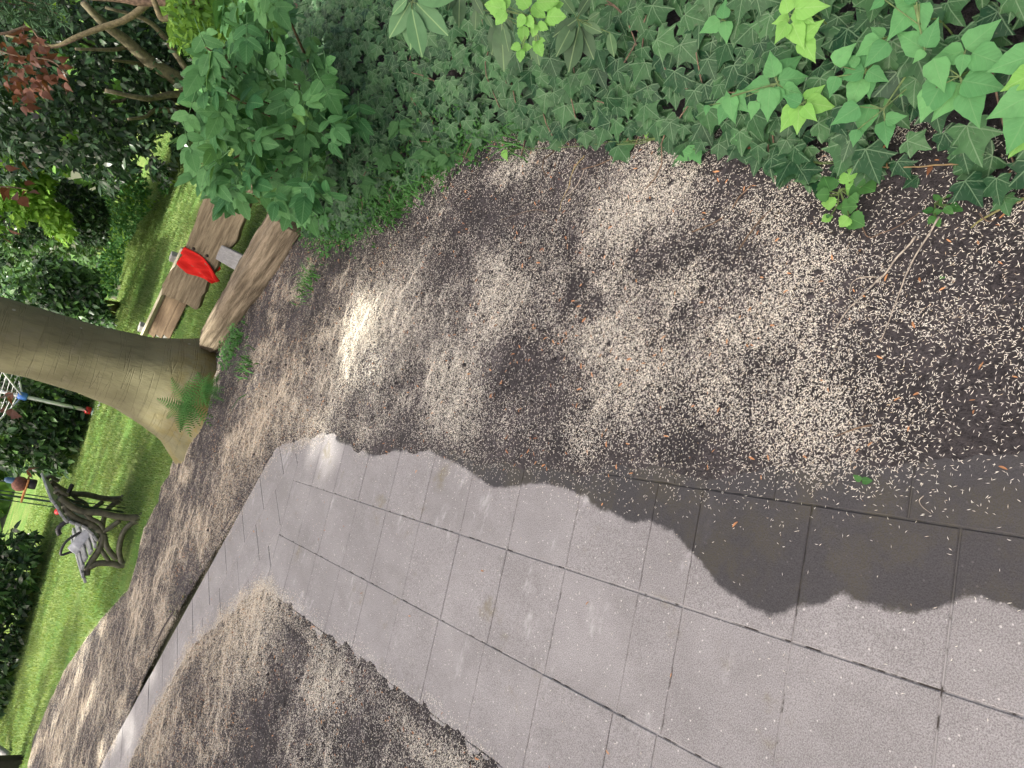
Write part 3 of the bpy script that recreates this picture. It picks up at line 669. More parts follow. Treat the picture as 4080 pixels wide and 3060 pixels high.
def bank_n(x, y):
    e = .02; a = bank_z(x + e, y) - bank_z(x - e, y); b = bank_z(x, y + e) - bank_z(x, y - e)
    return np.stack([-a / (2 * e), -b / (2 * e), np.ones_like(x)], -1)
IVT = [ivy_tpl(k, .6 + .1 * k) for k in range(6)]
def part_leaves(name, meshes, pos, R, s, parent):
    for i in range(len(pos)):
        obj(name, meshes[rng.integers(0, len(meshes))], parent, None, pos[i], R[i], float(s[i]))
def ivy_points(N):
    x = rng.uniform(.2, 4.6, N); y = rng.uniform(-.3, 7.5, N); d = bank_d(x, y) + (fbm(x * 5, y * 5, 55) - .45) * .22
    k = (d > -.02) & (d < 3.2); x, y = x[k], y[k]; z = np.maximum(bank_z(x, y), .0) + rng.uniform(.0, .085, len(x))
    px, py, f = proj(np.c_[x, y, z]); k = (px > -150) & (px < 4500) & (py > -500) & (f > .3)
    return np.c_[x, y, z][k]
P = ivy_points(26000); N = len(P)
toc = CAM - P; toc /= np.linalg.norm(toc, axis=1, keepdims=True)
nn = bank_n(P[:, 0], P[:, 1]) * .8 + toc * .75 + rng.normal(0, .30, (N, 3))
tip = np.c_[-1.0 + rng.normal(0, .5, N), rng.normal(-.15, .55, N), rng.normal(-.5, .3, N)]
R = frames(nn, tip); s = (.042 + .062 * rng.random(N) ** .8) * (1 - .18 * smooth(2.5, 4.5, P[:, 1]))
P0 = P - R[:, :, 1] * (s * .4)[:, None]
iv = thing('ivy', 'dark lobed ivy with pale veins covering the bank right of the seeded soil', 'ivy', (1.6, 2.4, 0)); il = WLOC['ivy']
sc_ = s / np.linalg.norm(P - CAM, axis=1) * (1 + 6 * (P[:, 2] - bank_z(P[:, 0], P[:, 1])))
px, py, f = proj(P); sc_ = sc_ * ((px > -20) & (px < 4100) & (py > -20)); top = np.argsort(-sc_)[:300]; rest = np.ones(N, bool); rest[top] = False
ivm = [mesh_np('ivy_leaf', v, f_, M_IVY, u, np.zeros(len(v))) for v, f_, u in IVT]
part_leaves('leaf', ivm, P0[top], R[top], s[top], iv)
scatter('leaves', IVT, P0[rest], R[rest], s[rest], M_IVY, iv, loc=il)
# stems creeping through the ivy
st = []
for k in range(46):
    y0 = rng.uniform(.5, 5); x0 = np.interp(y0, VE[::-1, 1], VE[::-1, 0]) + rng.uniform(.0, .9); a = rng.uniform(2.0, 4.4)
    q = [np.array([x0, y0, 0])]
    for j in range(4): q.append(q[-1] + np.array([math.cos(a), math.sin(a), 0]) * .09); a += rng.normal(0, .4)
    q = np.array(q); q[:, 2] = bank_z(q[:, 0], q[:, 1]) + rng.uniform(.0, .07, 5); st.append(tube(spline(q, 8) - il, .0024, 5, False))
v, f_ = join(st); obj('stems', mesh_np('stems', v, f_, M_TWIG), iv, 'stuff', loc=il)

# ------------------------------------------------------------------ leaves set one by one from base to tip
def leaf_px(b, t_, d0, d1, roll=0.0, lift=.0):
    A = at(np.array(float(b[0])), np.array(float(b[1])), d0); B = at(np.array(float(t_[0])), np.array(float(t_[1])), d1)
    v = B - A; L = np.linalg.norm(v); n = (CAM - (A + B) / 2); n = n / np.linalg.norm(n) + np.array([-.12, 0, .45]) + rng.normal(0, .16, 3)
    return A, frames(n, v), L
GET = [leaf_tpl(8, lambda v: W_OVATE(v) * 1.08, .06, .12, -.22, .012, k, True) for k in range(4)]
GEM = [mesh_np('leaflet', v, f, M_GE, u, np.full(len(v), .1 * k)) for k, (v, f, u) in enumerate(GET)]
GELM = [mesh_np('pale_leaflet', v, f, M_GEL, u, np.full(len(v), .1 * k)) for k, (v, f, u) in enumerate(GET)]
Z7 = lambda x, y: (2880 + x * .5425, y * .5425); Z6 = lambda x, y: (1800 + x * .5425, y * .5425); Z5 = lambda x, y: (700 + x * .5425, y * .5425)
def sprig(name, label, cat, group, Zf, leaflets, hub, meshes, off=.10, part='leaflet', stem=True, dist=None, root=None, wide=1.0):
    h = Zf(*hub); D = float(bank_hit(np.array([h[0]]), np.array([h[1]]), off)[0]) if dist is None else dist
    hp = at(np.array(h[0]), np.array(h[1]), D); base = hp.copy(); base[2] = float(bank_z(base[0], base[1]))
    base[0] += .05
    if root is not None: base = np.asarray(root, float)
    t_ = thing(name, label, cat, base, group)
    for (bx, by, tx, ty) in leaflets:
        b = Zf(bx, by); e = Zf(tx, ty); dd = rng.normal(0, .012)
        A, Rm, L = leaf_px(b, e, D + dd, D + dd - rng.uniform(.0, .035))
        Rm = Rm.copy(); Rm[:, 0] *= wide
        obj(part, meshes[rng.integers(0, len(meshes))], t_, None, A, Rm, L)
    if stem:
        pts = []
        for (bx, by, tx, ty) in leaflets:
            b = at(*[np.array(q) for q in Zf(bx, by)], D); pts.append(tube(np.array([hp - base, b - base + [0, 0, -.002]]) if np.linalg.norm(b - hp) > .004 else np.array([hp - base, hp - base + [0, 0, .004]]), .0013, 5, False))
        pts.append(tube(spline([[0, 0, 0], (hp - base) * .55 + [.02, 0, .02], hp - base], 8), [.0022] * 8, 6, False))
        v, f = join(pts); obj('stalk', mesh_np('stalk', v, f, M_STEM), t_, None, loc=base)
    return t_
GG = 'ground elder sprigs over the ivy'
sprig('ground_elder', 'palest yellow-green leaf spray above the ivy, near the top edge', 'plant', GG, Z7, [(480, 95, 425, -60), (490, 135, 345, 165), (475, 165, 385, 290), (510, 165, 582, 368), (525, 75, 680, 182), (530, 62, 782, 40), (525, 55, 600, -70), (588, 268, 745, 140), (585, 285, 662, 442)], (510, 110), GELM, .2)
sprig('ground_elder', 'spreading mid-green leaf spray left of the lime one, half over the ivy', 'plant', GG, Z7, [(378, 565, 318, 388), (390, 560, 578, 380), (405, 590, 650, 562), (345, 615, 140, 655), (345, 640, 300, 888), (405, 635, 342, 842), (440, 645, 602, 705), (240, 740, 180, 830), (170, 705, 70, 690), (60, 700, 180, 825), (50, 710, 66, 885)], (400, 610), GEM, .15)
sprig('ground_elder', 'lime three-part leaf hanging lowest towards the bare soil', 'plant', GG, Z7, [(605, 742, 742, 632), (612, 752, 816, 790), (572, 760, 436, 690), (560, 772, 545, 988), (590, 778, 655, 888), (548, 772, 398, 950)], (585, 755), [GELM[0], GEM[1]], .14)
sprig('ground_elder', 'mid-green spray in the middle of the ground elder, leaves overlapping', 'plant', GG, Z7, [(1040, 515, 828, 562), (1062, 518, 1190, 592), (1050, 495, 850, 428), (1022, 575, 918, 802), (1070, 565, 1060, 725), (835, 558, 770, 715), (815, 470, 935, 325), (1000, 470, 900, 420)], (1040, 530), GEM, .15)
sprig('ground_elder', 'small darker spray with drooping leaflets under the upper ground elder', 'plant', GG, Z7, [(1150, 280, 942, 398), (1162, 298, 1020, 442), (1212, 308, 1062, 458), (1180, 270, 1100, 200)], (1175, 290), GEM, .17)
sprig('ground_elder', 'tall spray at the top edge with long folded leaflets', 'plant', GG, Z7, [(1402, 35, 1192, 295), (1412, 30, 1200, -40), (1440, 25, 1465, 275), (1482, 362, 1255, 230), (1492, 352, 1572, 128), (1420, 10, 1330, -120), (1180, -10, 1075, 55), (1480, 370, 1400, 430)], (1440, 180), GEM, .2)
sprig('ground_elder', 'largest spray of broad leaflets dotted with water drops', 'plant', GG, Z7, [(1550, 430, 1615, 680), (1748, 612, 1518, 895), (1758, 592, 2085, 640), (1790, 660, 1885, 945), (1640, 560, 1425, 870), (1772, 375, 1528, 440), (1782, 358, 2038, 138), (1832, 388, 2110, 490), (1772, 398, 1740, 492), (1560, 640, 1440, 905)], (1740, 560), GEM, .2)
sprig('ground_elder', 'yellow-green leaf cut by the right-hand edge of the photo', 'plant', GG, Z7, [(2290, 400, 1928, 520), (2280, 690, 1930, 872), (2270, 790, 2060, 1150), (2320, 520, 2020, 620), (2290, 900, 2110, 1130)], (2250, 640), [GEM[0], GELM[1]], .22, wide=1.1)
sprig('ground_elder', 'glossy wet leaflets lowest of the middle ground elder', 'plant', GG, Z7, [(1080, 765, 1000, 1015), (1192, 880, 1345, 852), (1186, 888, 1206, 1086), (985, 950, 945, 1075), (1002, 780, 802, 898), (1340, 560, 1158, 775), (1372, 500, 1248, 545), (1400, 600, 1425, 745)], (1180, 800), GEM, .13)
sprig('ground_elder', 'three small leaflets alone among the upper ivy leaves', 'plant', GG, Z6, [(1990, 138, 2002, -25), (1968, 152, 1820, 242), (2010, 152, 2012, 325)], (1990, 146), GEM, .12)
sprig('ground_elder', 'little bright sprig low against the soil under the mid-green spray', 'plant', GG, Z7, [(140, 945, 58, 1055), (160, 955, 168, 1072), (190, 915, 245, 985), (120, 960, 110, 1060)], (160, 930), [GELM[2], GEM[1]], .06)
sprig('ground_elder', 'bright cluster beside the end of the ivy, left of the other ground elder', 'plant', GG, Z6, [(2040, 750, 1900, 775), (2020, 770, 1950, 915), (2045, 770, 2045, 890), (2080, 750, 2170, 825), (2090, 690, 2260, 640), (2030, 740, 2000, 670), (1880, 770, 1850, 810)], (2050, 745), GEM, .10)

# rhododendron at the top of the frame
RHT = [leaf_tpl(6, W_RHODO, 0, .10, -.10, .01, k, True) for k in range(3)]
RHM = [mesh_np('rhododendron_leaf', v, f, M_RHO, u, np.full(len(v), .2 * k)) for k, (v, f, u) in enumerate(RHT)]
RHLM = [mesh_np('light_rhododendron_leaf', v, f, M_RHOL, u, np.full(len(v), .2 * k)) for k, (v, f, u) in enumerate(RHT)]
sprig('rhododendron', 'pale long-leaved rhododendron whorl reaching in from the top edge', 'shrub', 'rhododendron branches at the top edge', Z5, [(1720, 20, 1552, 268), (1735, 70, 1802, 420), (1765, 20, 2002, 262), (1725, 60, 1690, 362), (1760, -20, 2060, 10), (1700, -10, 1576, 70), (1740, -30, 1700, -200)], (1735, 15), RHLM, dist=2.55, part='leaf', root=G(np.array(1900.), np.array(-250.)), wide=1.35)
sprig('rhododendron', 'dark rhododendron whorl with long leaves hanging beside the raspberry spray', 'shrub', 'rhododendron branches at the top edge', Z6, [(920, 140, 712, 265), (900, 160, 760, 408), (935, 195, 825, 525), (940, 190, 1045, 440), (960, 170, 1100, 240), (930, 110, 1010, -30), (900, 100, 800, -20), (990, 20, 1010, 110), (1000, 150, 1090, 90), (1160, 240, 1190, 420)], (920, 140), RHM, dist=2.45, part='leaf', root=G(np.array(2500.), np.array(-250.)), wide=1.4)
sprig('rhododendron', 'shaded rhododendron leaves hanging between the two whorls', 'shrub', 'rhododendron branches at the top edge', Z6, [(350, 120, 270, 390), (365, 150, 372, 520), (380, 200, 420, 380), (60, -60, 50, 200), (150, -40, 240, 112), (180, 60, 160, 220), (240, 100, 290, 190), (390, 130, 435, 220), (20, -100, -30, 60), (640, 200, 560, 420), (600, 250, 640, 480)], (340, 100), RHM, dist=2.62, part='leaf', root=G(np.array(2050.), np.array(-300.)), wide=1.35)
RAT = [leaf_tpl(10, W_RASP, .13, .10, -.15, .03, k, True) for k in range(3)]
RAM = [mesh_np('raspberry_leaf', v, f, M_GEL, u, np.full(len(v), .2 * k)) for k, (v, f, u) in enumerate(RAT)]
RAM2 = [mesh_np('dark_raspberry_leaf', v, f, M_WEED, u, np.full(len(v), .2 * k)) for k, (v, f, u) in enumerate(RAT)]
sprig('raspberry', 'lime crinkled raspberry spray hanging over the dark rhododendron', 'plant', None, Z6, [(400, 70, 245, 70), (395, 80, 320, 125), (420, 50, 330, -40), (560, 60, 480, -60), (590, 40, 660, 120), (620, 20, 790, 10), (690, 60, 790, 10), (695, 120, 850, 125), (690, 130, 745, 185), (535, 110, 470, 200), (550, 120, 600, 210), (530, 190, 515, 320), (620, 180, 570, 240), (630, 175, 680, 215), (620, 300, 645, 395), (640, 290, 690, 300), (610, 300, 590, 330), (505, 330, 460, 360), (510, 360, 500, 460), (515, 350, 545, 340)], (600, 130), RAM, dist=2.2, part='leaf', root=G(np.array(2150.), np.array(-200.)) + [0, 0, .3])

# ------------------------------------------------------------------ elder shrub between ivy and log
ELT = [leaf_tpl(8, W_ELDER, .10, .10, -.18, .012, k) for k in range(3)]
def elder_leaf(seed, mat, nm):
    r = np.random.default_rng(seed); parts = []
    for (y, sx_, ang, sc) in ((.34, -1, 62, .40), (.34, 1, 62, .40), (.62, -1, 50, .46), (.62, 1, 50, .46), (.66, 0, 0, .58)):
        a = math.radians(ang + r.normal(0, 7)) * sx_; ta = np.array([math.sin(a), math.cos(a), r.normal(-.12, .12)])
        parts.append(place(ELT[r.integers(0, 3)], frames(np.array([r.normal(0, .2), r.normal(0, .2), 1]), ta), np.array([0, y, 0]), sc * r.uniform(.9, 1.1)))
    v, f = tube(np.array([[0, 0, -.03], [0, .3, 0], [0, .68, 0]]), [.012, .009, .005], 4, False); parts.append((v, np.array(f), np.c_[np.full(len(v), .5), np.full(len(v), .5)]))
    v, f, u = merge_tpl(parts); return mesh_np(nm, v, f, mat, u, np.full(len(v), r.random()))
ELM = [elder_leaf(k, M_ELDER, 'elder_leaf') for k in range(6)]; ELN = [elder_leaf(k + 20, M_ELDERN, 'young_elder_leaf') for k in range(3)]
EPOLY = [(745, 560), (762, 300), (830, 100), (900, -30), (1130, -20), (1190, 110), (1270, 220), (1420, 380), (1440, 480), (1340, 520), (1290, 620), (1330, 690), (1310, 850), (1250, 870), (1190, 830), (1130, 850), (1075, 790), (990, 745), (935, 820), (870, 760), (800, 725), (770, 650)]
er = G(np.array(1400.), np.array(600.)) + [0.05, 0, 0]
el = thing('elder_shrub', 'leafy green elder shrub leaning over the log beside the rustic bench', 'shrub', er)
def poly_pts(poly, N, d0, d1, zmin=.02):
    poly = np.array(poly, float); a = poly.min(0); b = poly.max(0); M = N * 4
    x = rng.uniform(a[0], b[0], M); y = rng.uniform(a[1], b[1], M); k = inside(poly, x, y); x, y = x[k][:N], y[k][:N]
    D = rng.uniform(d0, d1, len(x)); P = at(x, y, D); k = P[:, 2] > zmin
    return P[k], x[k], y[k]
P, px, py = poly_pts(EPOLY, 300, 3.7, 5.4, .12)
n = len(P); tip = np.c_[rng.normal(-.7, .55, n), rng.normal(-.1, .6, n), rng.normal(-.35, .45, n)]; toc = CAM - P; toc /= np.linalg.norm(toc, axis=1, keepdims=True)
R = frames(toc * .55 + np.array([-.15, 0, .75]) + rng.normal(0, .45, (n, 3)), tip); s = rng.uniform(.14, .25, n)
for i in range(n):
    young = rng.random() < .10
    o = obj('leaf', (ELN if young else ELM)[rng.integers(0, 3 if young else 6)], el, None, P[i] - R[i][:, 1] * s[i] * .5, R[i], float(s[i]) * (.75 if young else 1))
st = []
for k in range(16):
    i = rng.integers(0, n); e = P[i]; m = er + (e - er) * .5 + np.array([rng.normal(0, .05), rng.normal(0, .08), .14])
    Pq = spline([er + rng.normal(0, .05, 3) * [1, 1, 0], m, e], 9); v, f = tube(Pq - er, np.linspace(.013, .004, 9) * rng.uniform(.7, 1.2), 7)
    obj('stem', mesh_np('stem', v, f, M_EBARK), el, None, loc=er)

# nettles
NTT = [leaf_tpl(10, W_NETTLE, .16, .10, -.14, .015, k) for k in range(3)]
NTM = [mesh_np('nettle_leaf', v, f, M_NET, u, np.full(len(v), .2 * k)) for k, (v, f, u) in enumerate(NTT)]
for lab, hub, r in (('stinging nettle nearest the elder stems, lowest leaves over weeds', (1400, 1320), 105), ('densest nettle, in the middle of the nettle patch', (1545, 1165), 110), ('nettle standing highest against the dark ivy', (1640, 920), 105), ('jagged nettle at the right of the patch, just above the soil', (1840, 1130), 110), ('small nettle furthest right, beside a brown dead leaf', (1990, 1150), 80)):
    lf = []
    for k in range(9):
        a = k * 2.4 + rng.normal(0, .3); rr = r * rng.uniform(.85, 1.25); b = (hub[0] + rng.normal(0, 22), hub[1] + rng.normal(0, 22)); lf.append((*b, b[0] + rr * math.cos(a), b[1] + rr * (.35 + .75 * math.sin(a))))
    sprig('nettle', lab, 'nettle', 'stinging nettles at the foot of the ivy', Z5, lf, hub, NTM, .20, 'leaf')

# weeds, speedwell and grass tufts along the foot of the bank
N = 9000; t_ = rng.random(N); seg = VE[:12]; L = np.r_[0, np.cumsum(np.linalg.norm(np.diff(seg, axis=0), axis=1))]; q = t_ * L[-1]
wx = np.interp(q, L, seg[:, 0]); wy = np.interp(q, L, seg[:, 1]); dn = rng.normal(.03, .075, N); wx = wx + dn; wy = wy + dn * .35
k = fbm(wx * 3.5, wy * 3.5, 33, 3) + .22 * (wy > 3.0) - .25 * (wy < 2.9) > .44; wx, wy = wx[k], wy[k]; n = len(wx)
P = np.c_[wx, wy, np.maximum(bank_z(wx, wy), .0) + rng.uniform(.01, .10, n) * rng.random(n)]
WT = [leaf_tpl(3, W_OVATE, 0, .15, -.2, 0, k) for k in range(2)]
scatter('low_weeds', WT, P, frames(np.c_[rng.normal(-.2, .5, n), rng.normal(-.3, .5, n), np.ones(n)], rng.normal(0, 1, (n, 3))), rng.uniform(.014, .034, n), M_WEED)
def tuft_pts(N):
    c = GL([(1620, 800), (1560, 860), (1450, 900), (1350, 930), (1690, 760), (2080, 560), (1250, 1130), (960, 1350), (930, 1400), (1000, 1450)])[:, :2]
    i = rng.integers(0, len(c), N); return c[i, 0] + rng.normal(0, .07, N), c[i, 1] + rng.normal(0, .10, N)
def lawn_z_save(x, y): return lawn_z(x, y)
_lz = lawn_z; lawn_z = lambda x, y: np.maximum(bank_z(x, y), 0) + .004
grass(520, tuft_pts, .05, .12, 'grass_tufts', M_WEED, .7, 1.5); lawn_z = _lz

# ------------------------------------------------------------------ shrubs and hedges behind
LT = [leaf_tpl(3, W_LAUREL, 0, .10, -.12, 0, k) for k in range(3)]
def shrub(name, label, cat, poly, N, d0, d1, mats, size, base, tipd=(-.1, -.2, -.55), group=None, nrm=(-.25, -.45, .55), nvar=.5, stems=5, srad=.05, leafpart='leaves'):
    b = G(np.array(float(base[0])), np.array(float(base[1])))
    t_ = thing(name, label, cat, b, group)
    for j, (mat, share) in enumerate(mats):
        P, px, py = poly_pts(poly, int(N * share), d0, d1, -.02); n = len(P)
        k = fbm(px * .011 + j * 7, py * .011, 47 + j, 3) > .33; P = P[k]; n = len(P)
        R = frames(rng.normal(0, nvar, (n, 3)) + np.array(nrm), rng.normal(0, .5, (n, 3)) + np.array(tipd))
        scatter(leafpart, LT, P, R, rng.uniform(*size, n), mat, t_, loc=b)
    for k in range(stems):
        i = rng.integers(0, n); e = P[i]; m = b + (e - b) * .45 + [0, 0, .3]; Pq = spline([b + rng.normal(0, .25, 3) * [1, .5, 0], m, e], 8)
        v, f = tube(Pq - b, np.linspace(srad, srad * .25, 8), 7); obj('stem', mesh_np('stem', v, f, M_LBARK), t_, None, loc=b)
    return t_
SH = shrub('laurel_bush', 'big dark laurel with bare crooked stems, behind the elder', 'shrub', [(-150, 700), (-200, -120), (760, -120), (790, 150), (810, 390), (750, 520), (700, 600), (650, 690), (560, 690), (500, 700), (430, 780), (380, 730), (250, 640), (60, 720)], 19000, 11.5, 15.5, [(M_LAU, .94), (M_LAUL, .06)], (.10, .17), (800, 390), (-.1, -.3, -.55), stems=4)
b = WLOC['laurel_bush']
for pts, r0, r1 in (([(810, 390), (700, 310), (590, 240), (500, 160), (420, 100), (330, 10)], .15, .05), ([(805, 385), (700, 375), (610, 390), (560, 390), (420, 360)], .07, .03), ([(590, 240), (520, 190), (450, 198), (300, 195)], .05, .02), ([(720, 440), (620, 440), (580, 465), (510, 475)], .05, .02), ([(805, 380), (750, 290), (640, 130), (560, 70), (420, 30)], .07, .02), ([(600, 265), (530, 250), (450, 240)], .05, .015)):
    a = np.array(pts, float); Pq = spline(at(a[:, 0], a[:, 1], np.linspace(11.9, 11.2, len(a))), 16); v, f = tube(Pq - b, np.linspace(r0, r1, 16) * .8, 8, jit=.1); obj('stem', mesh_np('stem', v, f, M_LBARK), SH, None, loc=b)
shrub('hedge', 'mid-green leafy hedge behind the grass, left of the dark laurel', 'hedge', [(-150, 1100), (-150, 800), (180, 690), (430, 790), (450, 900), (430, 1010), (410, 1090), (330, 1080), (240, 1010), (100, 1060)], 11000, 14.5, 17.5, [(M_LAU, .8), (M_LAUL, .2)], (.10, .16), (440, 1000))
shrub('lime_shrub', 'yellow-green shrub in front of the hedge at the left edge', 'shrub', [(-120, 600), (100, 640), (190, 700), (200, 790), (260, 850), (300, 960), (240, 1000), (190, 940), (130, 860), (60, 900), (-120, 950)], 2600, 13.2, 14.2, [(M_LIME, 1.0)], (.10, .18), (400, 900), stems=3, srad=.03)
shrub('rounded_bush', 'glossy rounded bush just right of the beech trunk, on thin stems', 'shrub', [(0, 1150), (40, 1070), (150, 1030), (270, 1040), (380, 1080), (385, 1150), (410, 1210), (440, 1270), (440, 1330), (370, 1300), (220, 1250), (60, 1220)], 5200, 11.5, 13.3, [(M_LAU, .6), (M_LAUL, .4)], (.09, .145), (462, 1270), stems=9, srad=.035)
shrub('laurel_hedge', 'laurel hedge behind the rotary dryer, between trunk and garden bench', 'hedge', [(-120, 1460), (100, 1500), (320, 1570), (345, 1600), (320, 1700), (285, 1800), (262, 1880), (200, 1900), (160, 1870), (60, 1880), (-120, 1830)], 5600, 14.2, 16.5, [(M_LAU, .5), (M_LAUL, .5)], (.13, .21), (290, 1740), stems=9, srad=.03)
shrub('laurel_hedge', 'laurel hedge along the left-hand end of the lawn', 'hedge', [(-200, 2120), (60, 2110), (140, 2130), (135, 2280), (112, 2380), (80, 2520), (40, 2680), (-10, 2850), (-200, 3000)], 4600, 14.0, 16.0, [(M_LAU, .6), (M_LAUL, .4)], (.13, .21), (105, 2360), stems=8, srad=.03)
shrub('sunlit_shrub', 'bright sunlit yellow-green shrub behind the elder, under the top edge', 'shrub', [(640, -60), (1250, -60), (1200, 80), (1130, 200), (1040, 170), (930, 120), (780, 230), (680, 160)], 5200, 7.2, 9.5, [(M_BG, .5), (M_LIME, .5)], (.06, .11), (1150, 150), stems=4, srad=.02)
shrub('grey_leaved_plant', 'pale silver-leaved plant at the foot of the dark laurel', 'plant', [(590, 650), (640, 640), (690, 690), (660, 740), (610, 720), (560, 700)], 160, 13.5, 14.2, [(leaf_mat('silver leaf', (.25, .32, .27), (.42, .48, .42), 'none', None, .7, .1, .2), 1.0)], (.10, .17), (680, 690), stems=2, srad=.015)
shrub('border_plants', 'low weedy green border at the foot of the hedge', 'plants', [(400, 760), (520, 700), (640, 700), (720, 720), (640, 800), (560, 880), (500, 1010), (470, 1180), (400, 1190), (390, 1080), (440, 950), (450, 850)], 5200, 13.2, 15.5, [(M_WEED, .8), (M_LIME, .2)], (.05, .10), (560, 820), stems=2, srad=.01, tipd=(0, -.1, .9))
# far foliage beyond the garden, one mass
N = 20000; x = rng.uniform(-30, 30, N); z = rng.uniform(-.3, 14, N); y = rng.uniform(26, 33, N); k = fbm(x * .35, z * .35, 88, 4) > .30; P = np.c_[x, y, z][k]; n = len(P)
scatter('far_trees', LT, P, frames(rng.normal(0, .5, (n, 3)) + np.array([0, -.6, .5]), rng.normal(0, 1, (n, 3))), rng.uniform(.5, 1.1, n), M_BG)

# ------------------------------------------------------------------ timber
def wood(name, a, b, dark, sc=1.0, rough=.8, bump=.6):
    t = NT(name); p = t.objc(); v = t.mapping(p, (1.3 * sc, 14 * sc, 14 * sc)); n = t.noise(v, 3, 6, .65, .35); f = t.noise(t.mapping(p, (5 * sc, 70 * sc, 70 * sc)), 3, 4, .6); big = t.noise(p, 3, 4)
    c = t.mix(t.step(n, .3, .7), a, b); c = t.mix(t.math('MULTIPLY', t.step(f, .55, .72), .6), c, dark); c = t.mix(t.math('MULTIPLY', t.step(big, .5, .7), .35), c, dark)
    return t.done(c, rough, t.bump(t.math('ADD', n, t.math('MULTIPLY', f, .5)), bump, .012), spec=.25)
M_LOG = wood('weathered log', (.11, .088, .056), (.29, .24, .165), (.028, .021, .014), .8, .85, 1.2); M_PLANK = wood('weathered plank', (.12, .094, .055), (.29, .24, .15), (.05, .037, .02), .8, .85, 1.2)
M_BOARD = wood('brown boards', (.085, .058, .034), (.135, .098, .056), (.04, .026, .016), 1.2); M_PALE = wood('pale rail', (.36, .34, .24), (.44, .42, .30), (.25, .23, .15), 1); M_GREYW = wood('grey post', (.25, .25, .235), (.35, .35, .33), (.15, .15, .14), 1)
def frame_x(d, up=(0, 0, 1)):
    x = np.asarray(d, float); x = x / np.linalg.norm(x); u = np.asarray(up, float); z = u - x * (u @ x); z /= np.linalg.norm(z); return np.stack([x, np.cross(z, x), z], -1)
A = G(np.array(868.), np.array(1392.)); B = G(np.array(1222.), np.array(880.)); A = A + [0, .02, 0]; L = np.linalg.norm(B - A); Rl = frame_x(B - A)
NX, NA2 = 110, 48; V = []
for i in range(NX + 1):
    u = i / NX
    for j in range(NA2):
        a = 2 * math.pi * j / NA2
        rx = .125 + .035 * u; rz = .105 + .035 * u; tp_ = min(1, (u + .03) / .10) ** .5; sq = (abs(math.cos(a)) ** 4 + abs(math.sin(a)) ** 4) ** (-1 / 4)
        g = 1 + (float(fbm(np.array(u * 5.0), np.array(j * .55), 13, 5)) - .47) * .42 + (float(fbm(np.array(u * 2.2 + j * .02), np.array(j * 1.7), 23, 2)) - .4) * .22 - (.22 if j in (34, 35, 36) and .12 < u < .8 else 0)
        V.append((u * L + (.04 * math.sin(j * .9) if i == 0 else 0), math.cos(a) * rx * sq * g * tp_ * .95, math.sin(a) * rz * sq * g * tp_ + rz * .80))
V = np.array(V); F = [(i * NA2 + j, i * NA2 + (j + 1) % NA2, (i + 1) * NA2 + (j + 1) % NA2, (i + 1) * NA2 + j) for i in range(NX) for j in range(NA2)] + [tuple(range(NA2))[::-1], tuple(NX * NA2 + j for j in range(NA2))]
lg = thing('log', 'weathered brown log lying along the edge of the seeded soil by the trunk', 'log', A)
obj('log_wood', mesh_np('log_wood', V, F, M_LOG), lg, None, A, Rl)
# flat grey edging stones under the right half of the log
e0 = G(np.array(1090.), np.array(1140.)); e1 = G(np.array(1225.), np.array(950.)); Re = frame_x(e1 - e0); M_STONE = plain('grey stone', (.16, .15, .15), .85, .3, 30, bump=.4)
v, f = box((np.linalg.norm(e1 - e0) / 2, .04, .0), (np.linalg.norm(e1 - e0) / 2, 0, 0), (0, .075, 0), (0, 0, .022))
o = tag(obj('edging_stone', mesh_np('edging_stone', v, f, M_STONE, smooth_=False), None, None, e0, Re), 'flat dark grey edging stone at the foot of the log near the weeds', 'stone'); bevel(o, .008, 2)

# rustic bench: live-edge plank back on a boarded panel, with posts and a beam
n_h = None
p1 = G(np.array(782.), np.array(1233.), .20); p2 = G(np.array(990.), np.array(817.), .20); ed = (p2 - p1) / np.linalg.norm(p2 - p1)
hp = np.array([ed[1], -ed[0], 0]);  hp = hp if hp @ (CAM - p1) > 0 else -hp
TL = math.radians(50); pn = hp * math.sin(TL) + np.array([0, 0, 1]) * math.cos(TL); pv = np.cross(pn, ed); pv = pv if pv[2] > 0 else -pv
RB = np.stack([ed, np.cross(pn, ed), pn], -1)
rb = thing('rustic_bench', 'rustic timber bench with a live-edge plank back and boarded panel beside the beech', 'bench', p1 * [1, 1, 0])
def on_board(px, off=0.0, p0=p1):
    a = np.array(px, float); P = on_plane(a[:, 0], a[:, 1], p0 + pn * off, pn); return (P - p0) @ RB
ol = [(642, 1174), (646, 1140), (656, 1112), (680, 1078), (705, 1055), (722, 1020), (737, 985), (750, 950), (766, 912), (788, 850), (809, 790), (835, 735), (865, 690), (1005, 725), (1005, 770), (990, 817), (978, 860), (960, 905), (942, 962), (915, 992), (886, 1016), (868, 1050), (850, 1085), (827, 1125), (815, 1160), (800, 1195), (782, 1233), (745, 1217), (704, 1199), (668, 1184)]
q = on_board(ol); q = spline(np.vstack([q, q[:1]]), 150)[:-1]; n = len(q)
q[:, :2] += np.c_[[(float(vnoise(np.array(i * .35), np.array(3.))) - .5) * .016 for i in range(n)], [(float(vnoise(np.array(i * .35), np.array(9.))) - .5) * .016 for i in range(n)]]
V = np.vstack([q * [1, 1, 0] + [0, 0, 0], (q * [1, 1, 0]) + [0, 0, -.055]]); cen = V[:n].mean(0); V[n:, :2] = cen[:2] + (V[n:, :2] - cen[:2]) * .985
F = [tuple(range(n)), tuple(range(2 * n - 1, n - 1, -1))] + [(i, n + i, n + (i + 1) % n, (i + 1) % n) for i in range(n)]
a2 = np.sum(q[:, 0] * np.roll(q[:, 1], -1) - q[:, 1] * np.roll(q[:, 0], -1))
me = mesh_np('backrest_plank', V, F, M_PLANK, smooth_=False)
